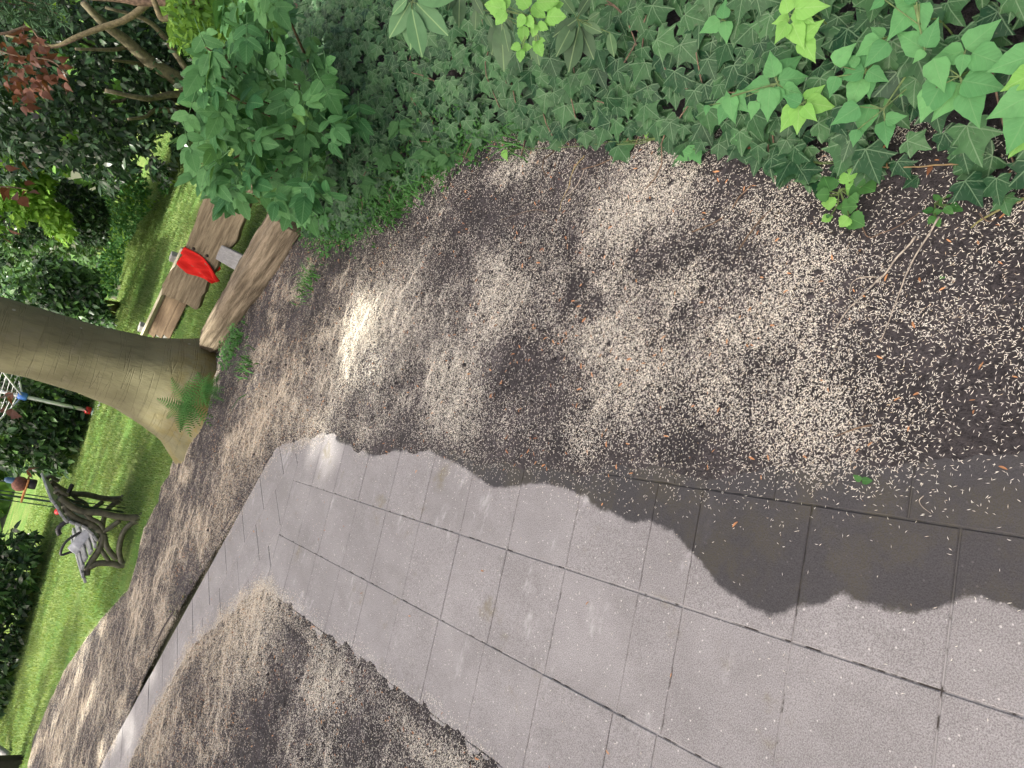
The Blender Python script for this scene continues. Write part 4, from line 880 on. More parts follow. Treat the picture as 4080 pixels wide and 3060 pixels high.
if a2 < 0: me.flip_normals()
bevel(obj('backrest_plank', me, rb, None, p1, RB), .008, 2)
M_IRON = plain('rusty iron', (.06, .045, .035), .6, .3, 60, .6)
for bx, by in ((773, 991), (826, 1019)):
    c = on_plane(np.array(float(bx)), np.array(float(by)), p1, pn); v, f = tube(np.array([pn * -.02, pn * .012, pn * .02]), [.014, .014, .009], 10); obj('bolt', mesh_np('bolt', v, f, M_IRON), rb, None, c)
c0 = G(np.array(888.), np.array(1010.), .20); c1 = G(np.array(978.), np.array(1058.), .17); d = c1 - c0; L = np.linalg.norm(d); v, f = box((L / 2, 0, 0), (L / 2, 0, 0), (0, .07, 0), (0, 0, .045))
bevel(obj('beam', mesh_np('beam', v, f, M_GREYW, smooth_=False), rb, None, c0, frame_x(d)), .006)
pq = G(np.array(735.), np.array(1205.), .07)
lo0, lo1, up0_, up1 = [on_plane(np.array(float(a)), np.array(float(b)), pq, pn) for a, b in ((690, 1352), (775, 1110), (588, 1342), (668, 1105))]
for k in range(3):
    a0 = lo0 + (up0_ - lo0) * (k * .92 + .02) / 3; a1 = lo0 + (up0_ - lo0) * (k * .92 + .78) / 3; b0 = lo1 + (up1 - lo1) * (k * .92 + .02) / 3; b1 = lo1 + (up1 - lo1) * (k * .92 + .78) / 3
    c = (a0 + a1 + b0 + b1) / 4; w = (np.linalg.norm(a1 - a0) + np.linalg.norm(b1 - b0)) / 4; l = np.linalg.norm(b0 - a0) / 2
    v, f = box((0, 0, rng.normal(0, .002)), (l, 0, 0), (0, w, 0), (0, 0, .012)); bevel(obj('board', mesh_np('board', v, f, M_BOARD, smooth_=False), rb, None, c, RB), .003)
r0 = on_plane(np.array(570.), np.array(1350.), pq, pn) + pn * .02; r1 = on_plane(np.array(742.), np.array(985.), pq, pn) + pn * .02; L = np.linalg.norm(r1 - r0); v, f = box((L / 2, 0, 0), (L / 2, 0, 0), (0, .015, 0), (0, 0, .05))
bevel(obj('rail', mesh_np('rail', v, f, M_PALE, smooth_=False), rb, None, r0, frame_x(r1 - r0, pn)), .003)
for bx, by in ((686, 1022), (560, 1302)):
    c = on_plane(np.array(float(bx)), np.array(float(by)), pq, pn); h = c[2]; v, f = box((0, 0, -h / 2), (.045, 0, 0), (0, .045, 0), (0, 0, h / 2 + .02)); bevel(obj('post', mesh_np('post', v, f, M_GREYW, smooth_=False), rb, None, c, frame_x(ed * [1, 1, 0])), .006)
# red cloth over the plank
def curve(pts, n): return spline(np.array(pts, float), n)
CL = curve([(712, 1052), (747, 1086), (785, 1098), (812, 1110), (838, 1124)], 26); CR = curve([(738, 984), (791, 1013), (825, 1040), (850, 1070), (868, 1116)], 26); V = []
for i in range(26):
    for j in range(15):
        s_ = j / 14; pxy = CL[i] * (1 - s_) + CR[i] * s_; P = on_plane(pxy[0], pxy[1], p1 + pn * .012, pn)
        fold = .020 * math.sin(s_ * 10 + i * .24) + .011 * math.sin(s_ * 21 - i * .38) + .012 * float(fbm(np.array(s_ * 4), np.array(i * .22), 5))
        ov = max(0, (i - 20) / 5); V.append(P + pn * (fold * (1 if 0 < j < 14 else .3) + .006) - np.array([0, 0, .025]) * ov ** 2)
V = np.array(V); F = np.array([(i * 15 + j, i * 15 + j + 1, i * 15 + j + 16, i * 15 + j + 15) for i in range(25) for j in range(14)])
top = V[:15] - pn * np.linspace(.02, .05, 15)[:, None] * 1.0 + pv * .012; V = np.vstack([V, top]); F = np.vstack([F, [(j, 26 * 15 + j, 26 * 15 + j + 1, j + 1) for j in range(14)]])
t = NT('red cloth'); cl = t.noise(t.objc(), 160, 3); M_RED = t.done(t.mix(cl, (.52, .016, .012), (.64, .030, .02)), .85, t.bump(cl, .3, .002), spec=.15)
rc = obj('red_cloth', mesh_np('red_cloth', V - p1, F, M_RED), None, None, p1); tag(rc, 'crumpled bright red cloth draped across the rustic plank', 'cloth')
sm = rc.modifiers.new('thickness', 'SOLIDIFY'); sm.thickness = .006; sm.offset = 0
# sliver of the cloth hanging behind the plank edge
P3 = [on_plane(np.array(float(a)), np.array(float(b)), p1 - pn * .06, pn) for a, b in ((852, 1078), (872, 1040), (880, 1072), (866, 1082))]
o = obj('corner', mesh_np('corner', np.array(P3) - p1, [(0, 1, 2, 3)], M_RED), rc, None, p1); s2 = o.modifiers.new('thickness', 'SOLIDIFY'); s2.thickness = .006

# ------------------------------------------------------------------ garden bench on the lawn
YB = 7.56; SB = G(np.array(498.), np.array(1985.)) - G(np.array(577.), np.array(2058.)); SB[2] = 0
Z8 = lambda x, y: (150 + x * .525, 1850 + y * .525)
def fp(l): a = np.array([Z8(*q) for q in l], float); return aty(a[:, 0], a[:, 1], YB)
M_CAST = plain('olive cast iron', (.085, .085, .055), .5, .35, 25, .3); M_SLAT = plain('silver grey slat', (.25, .26, .26), .55, .25, 25); M_BLACK = plain('black plastic', (.015, .015, .016), .4, .2, 40); M_REDP = plain('red plastic', (.5, .02, .02), .4, .1, 40); M_GREYP = plain('grey white plastic', (.42, .44, .46), .45, .12, 40)
bb = fp([(760, 420)])[0] * [1, 1, 0]
gb = thing('garden_bench', 'garden bench with olive cast ends and silver slats on the lawn', 'bench', bb)
strokes = [([(165, 250), (215, 295), (280, 335), (360, 362), (480, 368), (600, 395), (690, 404), (780, 398), (808, 378)], .021), ([(200, 300), (225, 360), (300, 415), (400, 455), (480, 515), (492, 560), (470, 640), (420, 720), (380, 790), (372, 840)], .020), ([(395, 780), (460, 752), (560, 752), (630, 768), (685, 752)], .020), ([(775, 430), (720, 445), (660, 500), (628, 580), (618, 660), (628, 720), (650, 765)], .018), ([(495, 515), (560, 475), (625, 425)], .016), ([(505, 530), (515, 600), (545, 660), (600, 720)], .018), ([(475, 640), (510, 690), (540, 735)], .014), ([(480, 650), (430, 715), (410, 760)], .012), ([(690, 404), (745, 425), (778, 430)], .018), ([(360, 372), (400, 410), (470, 445), (500, 500)], .014)]
for k, off in enumerate((np.zeros(3), SB)):
    parts = []
    for pts, r in strokes:
        P = spline(fp(pts), 4 * len(pts)) + off - bb; v, f = tube(P, r * 1.55, 10); c = P.mean(0); v[:, 1] = c[1] + (v[:, 1] - c[1]) * .6; parts.append((v, f))
    v, f = join(parts); obj('end_frame', mesh_np('end_frame', v, f, M_CAST), gb, None, loc=bb)
sl_pts = [(118, 235), (150, 275), (180, 325), (213, 380), (258, 410), (303, 430), (352, 446), (400, 478), (442, 515), (455, 565), (430, 622), (390, 672), (365, 730), (358, 790), (368, 828)]
SP = fp(sl_pts); Tn = np.gradient(SP, axis=0)
for k in range(len(SP)):
    tdir = Tn[k] / np.linalg.norm(Tn[k]); outn = np.cross(SB / np.linalg.norm(SB), tdir); outn = outn if outn[2] > 0 else -outn; l = np.linalg.norm(SB) / 2 + .04
    Rm = np.stack([SB / (2 * np.linalg.norm(SB)) * 2, tdir, outn], -1); v, f = box((0, 0, 0), (l, 0, 0), (0, .028, 0), (0, 0, .013)); bevel(obj('slat', mesh_np('slat', v, f, M_SLAT, smooth_=False), gb, None, SP[k] + SB / 2 + outn * .012, Rm), .006, 2)
for k in (0, 1):
    P = spline(fp([(130, 225), (160, 200), (200, 225), (235, 240)]) + SB * (.02 if k == 0 else .9), 10); v, f = tube(P - bb, .02, 8); obj('scroll', mesh_np('scroll', v, f, M_CAST), gb, None, loc=bb)
# things lying on the bench
c = aty(np.array(Z8(355, 570)[0]), np.array(Z8(355, 570)[1]), YB + .45) ; ax = np.array([.85, .1, -.45]); ax /= np.linalg.norm(ax); pr = []
for k in range(33):
    u = k / 32; pr.append((u * .30 - .15, .075 * (1 - .35 * abs(u - .5)) + (.006 if k % 2 and 6 < k < 28 else 0)))
P = np.array([ax * a for a, r in pr]); v, f = tube(P, [r for a, r in pr], 16); cn = thing('ribbed_canister', 'white and grey ribbed canister lying on the garden bench seat', 'canister', c); obj('body', mesh_np('body', v, f, M_GREYP), cn, None, c)
v, f = tube(spline([ax * -.15, ax * -.2 + [0, 0, .07], ax * -.05 + [0, -.0, .13], ax * .08 + [0, 0, .09]], 14), .013, 8); obj('handle', mesh_np('handle', v, f, M_BLACK), cn, None, c)
a = fp([(345, 480), (300, 470), (262, 440), (245, 425)]) + SB * .35 + [0, 0, .05]; tl2 = thing('red_tipped_tool', 'black tool with a red end propped on the bench back', 'tool', a[0]); v, f = tube(spline(a, 12) - a[0], .022, 8); obj('grip', mesh_np('grip', v, f, M_BLACK), tl2, None, a[0])
v, f = tube(np.array([a[-1], a[-1] + (a[-1] - a[-2]) * .8, a[-1] + (a[-1] - a[-2]) * 1.6]) - a[0], [.04, .045, .03], 12); obj('cap', mesh_np('cap', v, f, M_REDP), tl2, None, a[0])
a = fp([(318, 505), (275, 525), (238, 560), (232, 590), (245, 612)]) + SB * .4 + [0, 0, .05]; v, f = tube(spline(a, 16) - a[0], [.02 + .008 * (k % 2) for k in range(16)], 8); tag(obj('black_strap', mesh_np('black_strap', v, f, M_BLACK), None, None, a[0]), 'black webbing strap bunched up on the bench slats beside the canister', 'strap')
a = aty(np.array([Z8(232, 242)[0], Z8(240, 205)[0], Z8(258, 165)[0], Z8(265, 152)[0]]), np.array([Z8(232, 242)[1], Z8(240, 205)[1], Z8(258, 165)[1], Z8(265, 152)[1]]), YB + .9); v, f = tube(spline(a, 12) - a[0], .022, 8); tag(obj('cane_handle', mesh_np('cane_handle', v, f, M_BLACK), None, None, a[0]), 'short black handle sticking out behind the top of the bench back', 'handle')

# bird feeding stand behind the bench
M_DGREEN = plain('dark green metal', (.02, .05, .035), .45, .2, 40, .3); M_COCO = plain('brown coconut shell', (.14, .055, .035), .8, .4, 60); M_TRAY = plain('orange wooden tray', (.36, .15, .035), .6, .2, 40); M_BLUE = plain('blue plastic', (.06, .13, .22), .4, .1, 40)
fb = G(np.array(505.), np.array(2046.)); fs = thing('bird_feeder_stand', 'tall dark green bird feeding stand of thin rods behind the garden bench', 'stand', fb)
for k, (dx, dy) in enumerate(((-.05, 0), (0, .05), (.05, .02), (.02, -.05))):
    P = np.array([[dx, dy, 0], [dx * .8, dy * .8, 1.2], [dx * .8, dy * .8, 2.6]]); v, f = tube(spline(P, 8), .0055, 6); obj('rod', mesh_np('rod', v, f, M_DGREEN), fs, None, fb)
for z, a in ((1.75, .3), (1.55, 2.2), (1.95, 4.0)):
    P = spline(np.array([[0, 0, z - .1], [.1 * math.cos(a), .1 * math.sin(a), z + .03], [.2 * math.cos(a), .2 * math.sin(a), z]]), 10); v, f = tube(P, .005, 6); obj('hook', mesh_np('hook', v, f, M_DGREEN), fs, None, fb)
def lathe(pr, n=18):
    P = np.array([[0, 0, z] for r, z in pr]); V = np.array([(r * math.cos(2 * math.pi * i / n), r * math.sin(2 * math.pi * i / n), z) for r, z in pr for i in range(n)])
    return V, [(k * n + i, k * n + (i + 1) % n, (k + 1) * n + (i + 1) % n, (k + 1) * n + i) for k in range(len(pr) - 1) for i in range(n)] + [tuple(range(n))[::-1], tuple((len(pr) - 1) * n + i for i in range(n))]
def fz(px, py): return aty(np.array(float(px)), np.array(float(py)), fb[1] - .06)
c = fz(80, 1928); t_ = thing('coconut_feeder', 'round brown coconut bird feeder hanging on the green stand', 'bird feeder', c); v, f = lathe([(.01, -.075), (.05, -.06), (.072, -.02), (.074, .02), (.055, .055), (.02, .072)]); obj('shell', mesh_np('shell', v, f, M_COCO), t_, None, c); v, f = tube(np.array([[0, 0, .07], [0, 0, .18]]), .003, 5); obj('cord', mesh_np('cord', v, f, M_DGREEN), t_, None, c)
c = fz(100, 1950); t_ = thing('feeder_tray', 'small orange feeding tray under the coconut on the green stand', 'bird feeder', c); v, f = box((0, 0, 0), (.12, 0, 0), (0, .07, 0), (0, 0, .008)); bevel(obj('tray', mesh_np('tray', v, f, M_TRAY, smooth_=False), t_, None, c), .003); v, f = tube(np.array([[0, .07, 0], [0, .09, .12]]), .004, 5); obj('hanger', mesh_np('hanger', v, f, M_DGREEN), t_, None, c)
c = fz(52, 1915); t_ = thing('blue_feeder', 'narrow blue-grey bird feeder above the coconut on the green stand', 'bird feeder', c); v, f = lathe([(.03, -.07), (.034, -.06), (.03, .05), (.012, .075)]); obj('tube', mesh_np('tube', v, f, M_BLUE), t_, None, c); v, f = lathe([(.05, -.075), (.05, -.065)]); obj('dish', mesh_np('dish', v, f, M_BLACK), t_, None, c)
c = fz(122, 1928); t_ = thing('black_feeder', 'black wire bird feeder hanging lowest beside the coconut on the stand', 'bird feeder', c); v, f = lathe([(.045, -.05), (.05, -.04), (.05, .03), (.02, .05)]); obj('basket', mesh_np('basket', v, f, M_BLACK), t_, None, c); v, f = tube(np.array([[0, 0, .05], [0, 0, .14]]), .003, 5); obj('cord', mesh_np('cord', v, f, M_DGREEN), t_, None, c)

# rotary clothes dryer
M_WHITEM = plain('white enamelled tube', (.72, .75, .76), .35, .06, 30, .2); M_HUB = plain('blue hub', (.07, .2, .6), .4, .1, 40); M_CORD = plain('white line', (.75, .77, .76), .6, .1, 60)
db = G(np.array(378.), np.array(1641.)); hubp = aty(np.array(92.), np.array(1572.), db[1]); hub = np.array([db[0], db[1], hubp[2]])
dr = thing('rotary_dryer', 'white rotary clothes dryer with blue hub behind the beech trunk', 'clothes dryer', db)
v, f = tube(np.array([[0, 0, 0], [0, 0, hub[2]], [0, 0, hub[2] + 1.0]]), [.032, .030, .022], 10); obj('pole', mesh_np('pole', v, f, M_WHITEM), dr, None, db)
v, f = lathe([(.05, .06), (.062, .07), (.062, .14), (.04, .15)]); obj('collar', mesh_np('collar', v, f, M_REDP), dr, None, db)
v, f = lathe([(.075, -.02), (.07, .03), (.045, .06)]); obj('ground_socket', mesh_np('ground_socket', v, f, plain('grey green socket', (.2, .3, .26), .6)), dr, None, db)
v, f = lathe([(.05, hub[2] - .07), (.065, hub[2] - .05), (.065, hub[2] + .05), (.045, hub[2] + .07)]); obj('hub', mesh_np('hub', v, f, M_HUB), dr, None, db)
ends = []
for k in range(4):
    a = k * math.pi / 2 + .55; d = np.array([math.cos(a), math.sin(a), .42]); h0 = np.array([0, 0, hub[2]]); ends.append((h0, d)); v, f = tube(np.array([h0, h0 + d * .8, h0 + d * 1.6]), .016, 8); obj('arm', mesh_np('arm', v, f, M_WHITEM), dr, None, db)
for k in range(4):
    parts = []
    for u in np.linspace(.25, 1.55, 9):
        A_ = ends[k][0] + ends[k][1] * u; B_ = ends[(k + 1) % 4][0] + ends[(k + 1) % 4][1] * u; m = (A_ + B_) / 2 - [0, 0, .02]; parts.append(tube(np.array([A_, m, B_]), .0045, 5, False))
    v, f = join(parts); obj('lines', mesh_np('lines', v, f, M_CORD), dr, None, loc=db)

# ------------------------------------------------------------------ ferns at the foot of the beech
def frond_tpl(npn=13, seed=0):
    r = np.random.default_rng(seed); V = []; F = []; U = []
    for i in range(npn):
        v = (i + .5) / npn; w = .30 * math.sin(math.pi * min(1, v * .85 + .12)) ** .9 * (1 - v * .55) + .02; z = -.5 * (v - .2) ** 2
        for s_ in (-1, 1):
            b = len(V); V += [(0, v - .020, z), (s_ * w * .55, v + .005, z - .02), (s_ * w, v + .075, z - .05 - r.random() * .03), (s_ * w * .5, v + .032, z - .01), (0, v + .020, z)]; U += [(.5, .1), (.45, .4), (.5, 1), (.55, .4), (.5, .2)]; F.append((b, b + 1, b + 2, b + 3) if s_ > 0 else (b, b + 3, b + 2, b + 1)); F.append((b, b + 3, b + 4, b) if False else ((b, b + 3, b + 4) if s_ > 0 else (b, b + 4, b + 3)))
    b = len(V); V += [(-.008, 0, -.02), (.008, 0, -.02), (.003, 1, -.32), (-.003, 1, -.32)]; U += [(.5, 0)] * 4; F.append((b, b + 1, b + 2, b + 3))
    return np.array(V, float), F, np.array(U)
FRM = [mesh_np('fern_frond', v, f, M_FERN, u, np.full(len(v), .2 * k)) for k, (v, f, u) in enumerate(frond_tpl(11 + k, k) for k in range(3))]
def fern(label, hub, fronds, D):
    c = at(np.array(float(hub[0])), np.array(float(hub[1])), D); t_ = thing('fern', label, 'fern', c * [1, 1, 0] + [0, 0, max(0, c[2] - .05)], 'ferns at the foot of the beech')
    for (tx, ty) in fronds:
        b = (hub[0] + rng.normal(0, 6), hub[1] + rng.normal(0, 6)); A, Rm, L = leaf_px(b, (tx, ty), D, D - .12); Rm = Rm.copy(); Rm[:, 0] *= 1.0; obj('frond', FRM[rng.integers(0, 3)], t_, None, A, Rm, L * 1.05)
fern('larger dark fern growing against the left foot of the beech', (735, 1610), [(735 + q * 95 * math.cos(w_) , 1610 + q * 125 * math.sin(w_)) for q, w_ in zip(np.tile([1, .75, .9, .6], 5), np.arange(20) * 2.4)], 6.25)
fern('small bright fern on the soil just right of the larger fern', (812, 1550), [(812 + q * 45 * math.cos(w_), 1550 + q * 52 * math.sin(w_)) for q, w_ in zip(np.tile([1, .8, .9], 5), np.arange(15) * 2.4)], 6.1)
# clump of round green leaves by the end of the log
for lab, px, py, n, r in (('bright green weed clump against the left end of the log', 945, 1395, 120, 40), ('small weed sprig on the soil beneath the elder', 1290, 870, 60, 30)):
    c = G(np.array(float(px)), np.array(float(py))); t_ = thing('weed_clump', lab, 'plant', c); sp = r / 2830 * np.linalg.norm(c - CAM) * 1.2
    P = c + np.c_[rng.normal(0, sp, n), rng.normal(0, sp, n), rng.uniform(.01, .12, n)]; scatter('leaves', WT, P, frames(rng.normal(0, .4, (n, 3)) + [-.2, -.5, .9], rng.normal(0, 1, (n, 3))), rng.uniform(.03, .05, n), M_WEED, t_, loc=c)
    v, f = join([tube(np.array([[0, 0, -.01], (p - c) * .6, p - c]), .002, 4, False) for p in P[:14]]); obj('stalks', mesh_np('stalks', v, f, M_STEM), t_, None, loc=c)

# ------------------------------------------------------------------ overhanging sprigs at the top left corner
def hang(name, label, cat, group, pts, D, leaves, meshes, size, twigr=.006, tipd=(-.2, -.1, -.9), mat=None):
    a = np.array(pts, float); P = spline(at(a[:, 0], a[:, 1], np.full(len(a), D)), 20); b = P[0]; t_ = thing(name, label, cat, b, group); v, f = tube(P - b, np.linspace(twigr, twigr * .4, 20), 6); obj('twig', mesh_np('twig', v, f, mat or M_TWIG), t_, None, loc=b)
    for (x, y) in leaves:
        p = at(np.array(x + rng.normal(0, 3)), np.array(y + rng.normal(0, 3)), D + rng.normal(0, .25)); n = (CAM - p) / np.linalg.norm(CAM - p) * .7 + rng.normal(0, .8, 3); obj('leaf', meshes[rng.integers(0, len(meshes))], t_, None, p, frames(n, rng.normal(0, .45, 3) + np.array(tipd)), float(rng.uniform(*size)))
    return t_
COT = [leaf_tpl(5, W_OVATE, 0, .16, -.25, .02, k) for k in range(3)]; COM = [mesh_np('copper_leaf', v, f, M_COP, u, np.full(len(v), .3 * k)) for k, (v, f, u) in enumerate(COT)]
x = rng.uniform(5, 285, 700); y = rng.uniform(60, 450, 700); k = inside([(-10, 150), (70, 130), (110, 60), (150, 140), (190, 200), (260, 260), (275, 350), (200, 340), (150, 370), (110, 440), (60, 430), (50, 360), (-10, 330)], x, y)
hang('copper_beech_branch', 'copper-leaved twig hanging in the top left corner', 'branch', 'copper beech twigs', [(-300, 100), (-60, 180), (60, 220), (200, 240), (270, 300)], 4.6, list(zip(x[k][:170], y[k][:170])), COM, (.032, .062))
hang('copper_beech_branch', 'few brown leaves hanging at the left edge below the lime shrub', 'branch', 'copper beech twigs', [(-300, 720), (-80, 740), (40, 745), (110, 755)], 4.4, [(10, 745), (30, 755), (95, 770), (100, 725), (60, 775), (15, 665), (90, 650), (20, 905), (15, 955), (75, 790), (115, 765)], COM, (.05, .08))
hang('copper_beech_branch', 'brown leaves in front of the rotary dryer lines', 'branch', 'copper beech twigs', [(-300, 1600), (-60, 1595), (30, 1575), (60, 1560)], 4.6, [(15, 1555), (30, 1565), (30, 1590), (10, 1640), (40, 1648), (28, 1635), (55, 1632), (100, 1880), (110, 1888)], COM, (.05, .075))
x = rng.uniform(90, 260, 40); y = rng.uniform(0, 110, 40); LIMEM = [mesh_np('lime_leaf', v, f, M_LIME, u, np.full(len(v), .3 * k)) for k, (v, f, u) in enumerate(COT)]
hang('leafy_twig', 'twig with light green leaves crossing the conifer spray at the top left', 'branch', None, [(-250, 120), (0, 135), (110, 105), (150, 145), (210, 190), (330, 150)], 4.7, [(95, 60), (100, 85), (120, 75), (105, 105), (195, 10), (210, 30), (230, 60), (240, 50), (55, 30), (270, 285), (60, 40), (200, 5)], LIMEM, (.035, .055), .008)
# conifer spray
b = at(np.array(-200.), np.array(-40.), 4.5); cf = thing('conifer_branch', 'grey-green needled conifer spray in the top left corner', 'branch', b); tw = []; nd = []
for e, m in (((250, 90), (100, 30)), ((230, 55), (80, 0)), ((180, 110), (60, 60)), ((60, 70), (0, 40)), ((200, 20), (90, -20)), ((120, 75), (30, 40))):
    P = spline([b, at(np.array(float(m[0])), np.array(float(m[1])), 4.5), at(np.array(float(e[0])), np.array(float(e[1])), 4.4)], 40); tw.append(tube(P - b, np.linspace(.006, .002, 40), 5, False))
    for i in range(6, 40):
        for j in range(5): nd.append((P[i] + (P[min(i + 1, 39)] - P[i]) * rng.random(), P[min(i + 1, 39)] - P[i - 1]))
v, f = join(tw); obj('twigs', mesh_np('twigs', v, f, M_TWIG), cf, None, loc=b); n = len(nd); P = np.array([q[0] for q in nd]); T = np.array([q[1] for q in nd]); T /= np.linalg.norm(T, axis=1, keepdims=True); rn = rng.normal(0, 1, (n, 3))
M_NEED = leaf_mat('conifer needle', (.04, .10, .05), (.10, .19, .09), 'none', None, .5, .1, .4); NTP = leaf_tpl(2, lambda v: .045, 0, .1, -.1)
scatter('needles', [NTP], P, frames(rng.normal(0, 1, (n, 3)), T * .9 + rn * .75), rng.uniform(.035, .055, n), M_NEED, cf, loc=b)
# bare branches near the top edge
M_OLB = plain('olive branch bark', (.20, .17, .085), .75, .35, 40, bump=.4); M_BRB = plain('brown branch bark', (.22, .15, .10), .8, .45, 35, bump=.5)
def branch(label, pts, D, r0, r1, mat):
    a = np.array(pts, float); P = spline(at(a[:, 0], a[:, 1], np.broadcast_to(np.asarray(D, float), (len(a),))), 24); v, f = tube(P - P[0], np.linspace(r0, r1, 24), 10, jit=.14); return tag(obj('bare_branch', mesh_np('bare_branch', v, f, mat), None, None, P[0]), label, 'branch', 'bare branches at the top edge')
branch('long smooth olive branch curving down in front of the dark laurel', [(700, -160), (640, -60), (585, 15), (500, 78), (400, 112), (300, 150), (245, 178), (200, 184), (130, 165), (20, 140)], 8.5, .042, .009, M_OLB)
branch('short olive branch forking at the top edge above the elder', [(860, -80), (790, -10), (735, 25), (690, 60), (645, 75), (620, 20), (600, -30)], 7.6, .032, .022, M_OLB)
branch('thin peeled brown branch lying along the top edge', [(300, -20), (480, -8), (560, 4), (760, 2), (900, -20)], 8.0, .035, .05, M_BRB)
branch('split brown branch slanting into the ivy at the top edge', [(980, -20), (1100, 12), (1220, 45), (1325, 70)], 6.0, .03, .034, M_BRB)
branch('thick broken branch above the split one, bark torn at its end', [(1150, -60), (1270, -5), (1330, 15), (1380, 40)], 6.1, .07, .055, M_BRB)

# ------------------------------------------------------------------ twigs, sprigs and dead leaves lying on the soil
def ground_curve(l, z=.008, n=24):
    a = np.array(l, float); P = spline(G(a[:, 0], a[:, 1]), n); P[:, 2] = np.maximum(soil_z(P[:, 0], P[:, 1]), 0) + z; return P
ZE = lambda x, y: (3200 + x * .4219, 700 + y * .4219); ZS = lambda x, y: (3000 + x * .4882, 1400 + y * .4882)
def twig(label, l, r, mat, z=.008):
    P = ground_curve(l, z); v, f = tube(P - P[0], np.linspace(r * .68, r * .32, 24), 6, jit=.2); tag(obj('twig', mesh_np('twig', v, f, mat), None, None, P[0]), label, 'twig', 'twigs lying on the soil')
twig('longest pale straight twig across the seeds at the right', [ZE(1345, 445), ZE(1240, 620), ZE(1050, 950), ZE(980, 1130), ZE(890, 1390), ZE(800, 1610)], .0036, M_GTWIG, .016)
twig('greenish straight stalk beside the longest twig, nearer the middle', [ZE(1120, 620), ZE(1030, 740), ZE(860, 925), ZE(620, 1200), ZE(440, 1380), ZE(360, 1500)], .0042, M_GTWIG, .014)
twig('dark brown bent twig running from the raspberry sprig', [ZE(480, 130), ZE(530, 280), ZE(590, 450), ZE(640, 600), ZE(760, 600), ZE(940, 520), ZE(1150, 390)], .0032, M_TWIG)
twig('thick green-brown stalk poking in from the right-hand edge', [ZE(2150, 270), ZE(2000, 350), ZE(1850, 420), ZE(1720, 480), ZE(1625, 530)], .0055, plain('olive stalk', (.20, .19, .07), .6), .01)
twig('short curled brown twig crossing the thick stalk', [ZE(1740, 430), ZE(1780, 480), ZE(1830, 510), ZE(1890, 490)], .003, M_TWIG, .02)
twig('thin white curled root below the raspberry sprig', [ZE(740, 985), ZE(600, 1010), ZE(530, 1070), ZE(515, 1180), ZE(570, 1230), ZE(700, 1260)], .0022, M_GTWIG)
twig('brown forked stick lying near the slabs', [ZS(1010, 620), ZS(900, 645), ZS(800, 680), ZS(690, 715)], .0038, M_TWIG)
twig('bent hair-thin twig on the damp slab edge', [ZS(1400, 1180), ZS(1365, 1220), ZS(1390, 1270), ZS(1460, 1325)], .0016, M_GTWIG, .004)
twig('yellow-green stem slanting over the soil below the ivy', [Z6(1020, 1170), Z6(960, 1280), Z6(900, 1420), Z6(820, 1570)], .0032, plain('yellow stem', (.30, .24, .10), .6), .012)
twig('forked yellow stem beside the slanting one', [Z6(1030, 1270), Z6(960, 1400), Z6(880, 1480)], .0028, M_GTWIG, .012)
twig('dark thin root lying in the furrow of the soil', [Z6(720, 1560), Z6(620, 1560), Z6(500, 1590), Z6(390, 1625)], .0022, M_TWIG)
twig('trailing brown ivy runner reaching onto the soil', [Z6(700, 860), Z6(780, 940), Z6(900, 1010), Z6(960, 1060), Z6(970, 1130)], .003, M_TWIG, .02)
twig('straight yellow-brown runner along the foot of the ivy at the right', [Z7(1960, 1290), Z7(1700, 1300), Z7(1400, 1305), Z7(1170, 1298)], .0035, plain('tan runner', (.24, .17, .08), .6), .03)
def lie(name, label, cat, group, zf, leaves, hub, meshes, z=.02, part='leaf', wide=1.0):
    g = G(*[np.array(float(q)) for q in zf(*hub)], .0); t_ = thing(name, label, cat, g, group); st = []
    for (bx, by, tx, ty) in leaves:
        b = G(*[np.array(float(q)) for q in zf(bx, by)], z + rng.uniform(.0, .02)); e = G(*[np.array(float(q)) for q in zf(tx, ty)], z + rng.uniform(-.005, .025)); R_ = frames(np.array([rng.normal(-.1, .2), rng.normal(-.3, .2), 1]), e - b).copy(); R_[:, 0] *= wide
        obj(part, meshes[rng.integers(0, len(meshes))], t_, None, b, R_, float(np.linalg.norm(e - b))); st.append(tube(np.array([[0, 0, z], (b - g) * .5 + [0, 0, .006], b - g]), .0016, 5, False))
    v, f = join(st); obj('stalk', mesh_np('stalk', v, f, M_STEM), t_, None, loc=g)
lie('raspberry_sprig', 'torn raspberry sprig with crinkled green leaves lying on the seeds', 'sprig', None, ZE, [(250, 180, 130, 190), (255, 150, 215, 75), (250, 200, 225, 315), (440, 70, 560, 125), (440, 60, 420, -60), (400, 130, 560, 60), (560, 100, 660, 110), (440, 190, 520, 260), (360, 300, 520, 290), (430, 390, 350, 490), (430, 395, 580, 470), (360, 320, 380, 250), (255, 385, 190, 440), (260, 380, 270, 420), (250, 390, 215, 370)], (420, 190), [RAM[0], RAM2[0], RAM2[1]], .04, 'leaf', 1.5)
lie('wilted_sprig', 'wilted grey-green sprig on the soil between the twig and the right edge', 'sprig', None, ZE, [(1300, 210, 1420, 250), (1380, 280, 1500, 290), (1330, 300, 1380, 350), (1230, 330, 1150, 360), (1240, 380, 1190, 470), (1250, 400, 1270, 470), (1280, 230, 1230, 180), (1350, 200, 1380, 170), (1220, 350, 1280, 320)], (1280, 290), RAM2, .02)
lie('seedling', 'tiny green seedling standing among the seeds at the right', 'seedling', 'stray green seedlings', ZE, [(1340, 1000, 1310, 980), (1340, 1000, 1350, 1020)], (1340, 1000), RAM2, .008)
lie('seedling', 'small round-leaved seedling between the two straight twigs', 'seedling', 'stray green seedlings', ZE, [(1115, 1370, 1090, 1375), (1115, 1370, 1145, 1385), (1115, 1370, 1120, 1350)], (1115, 1370), RAM2, .008)
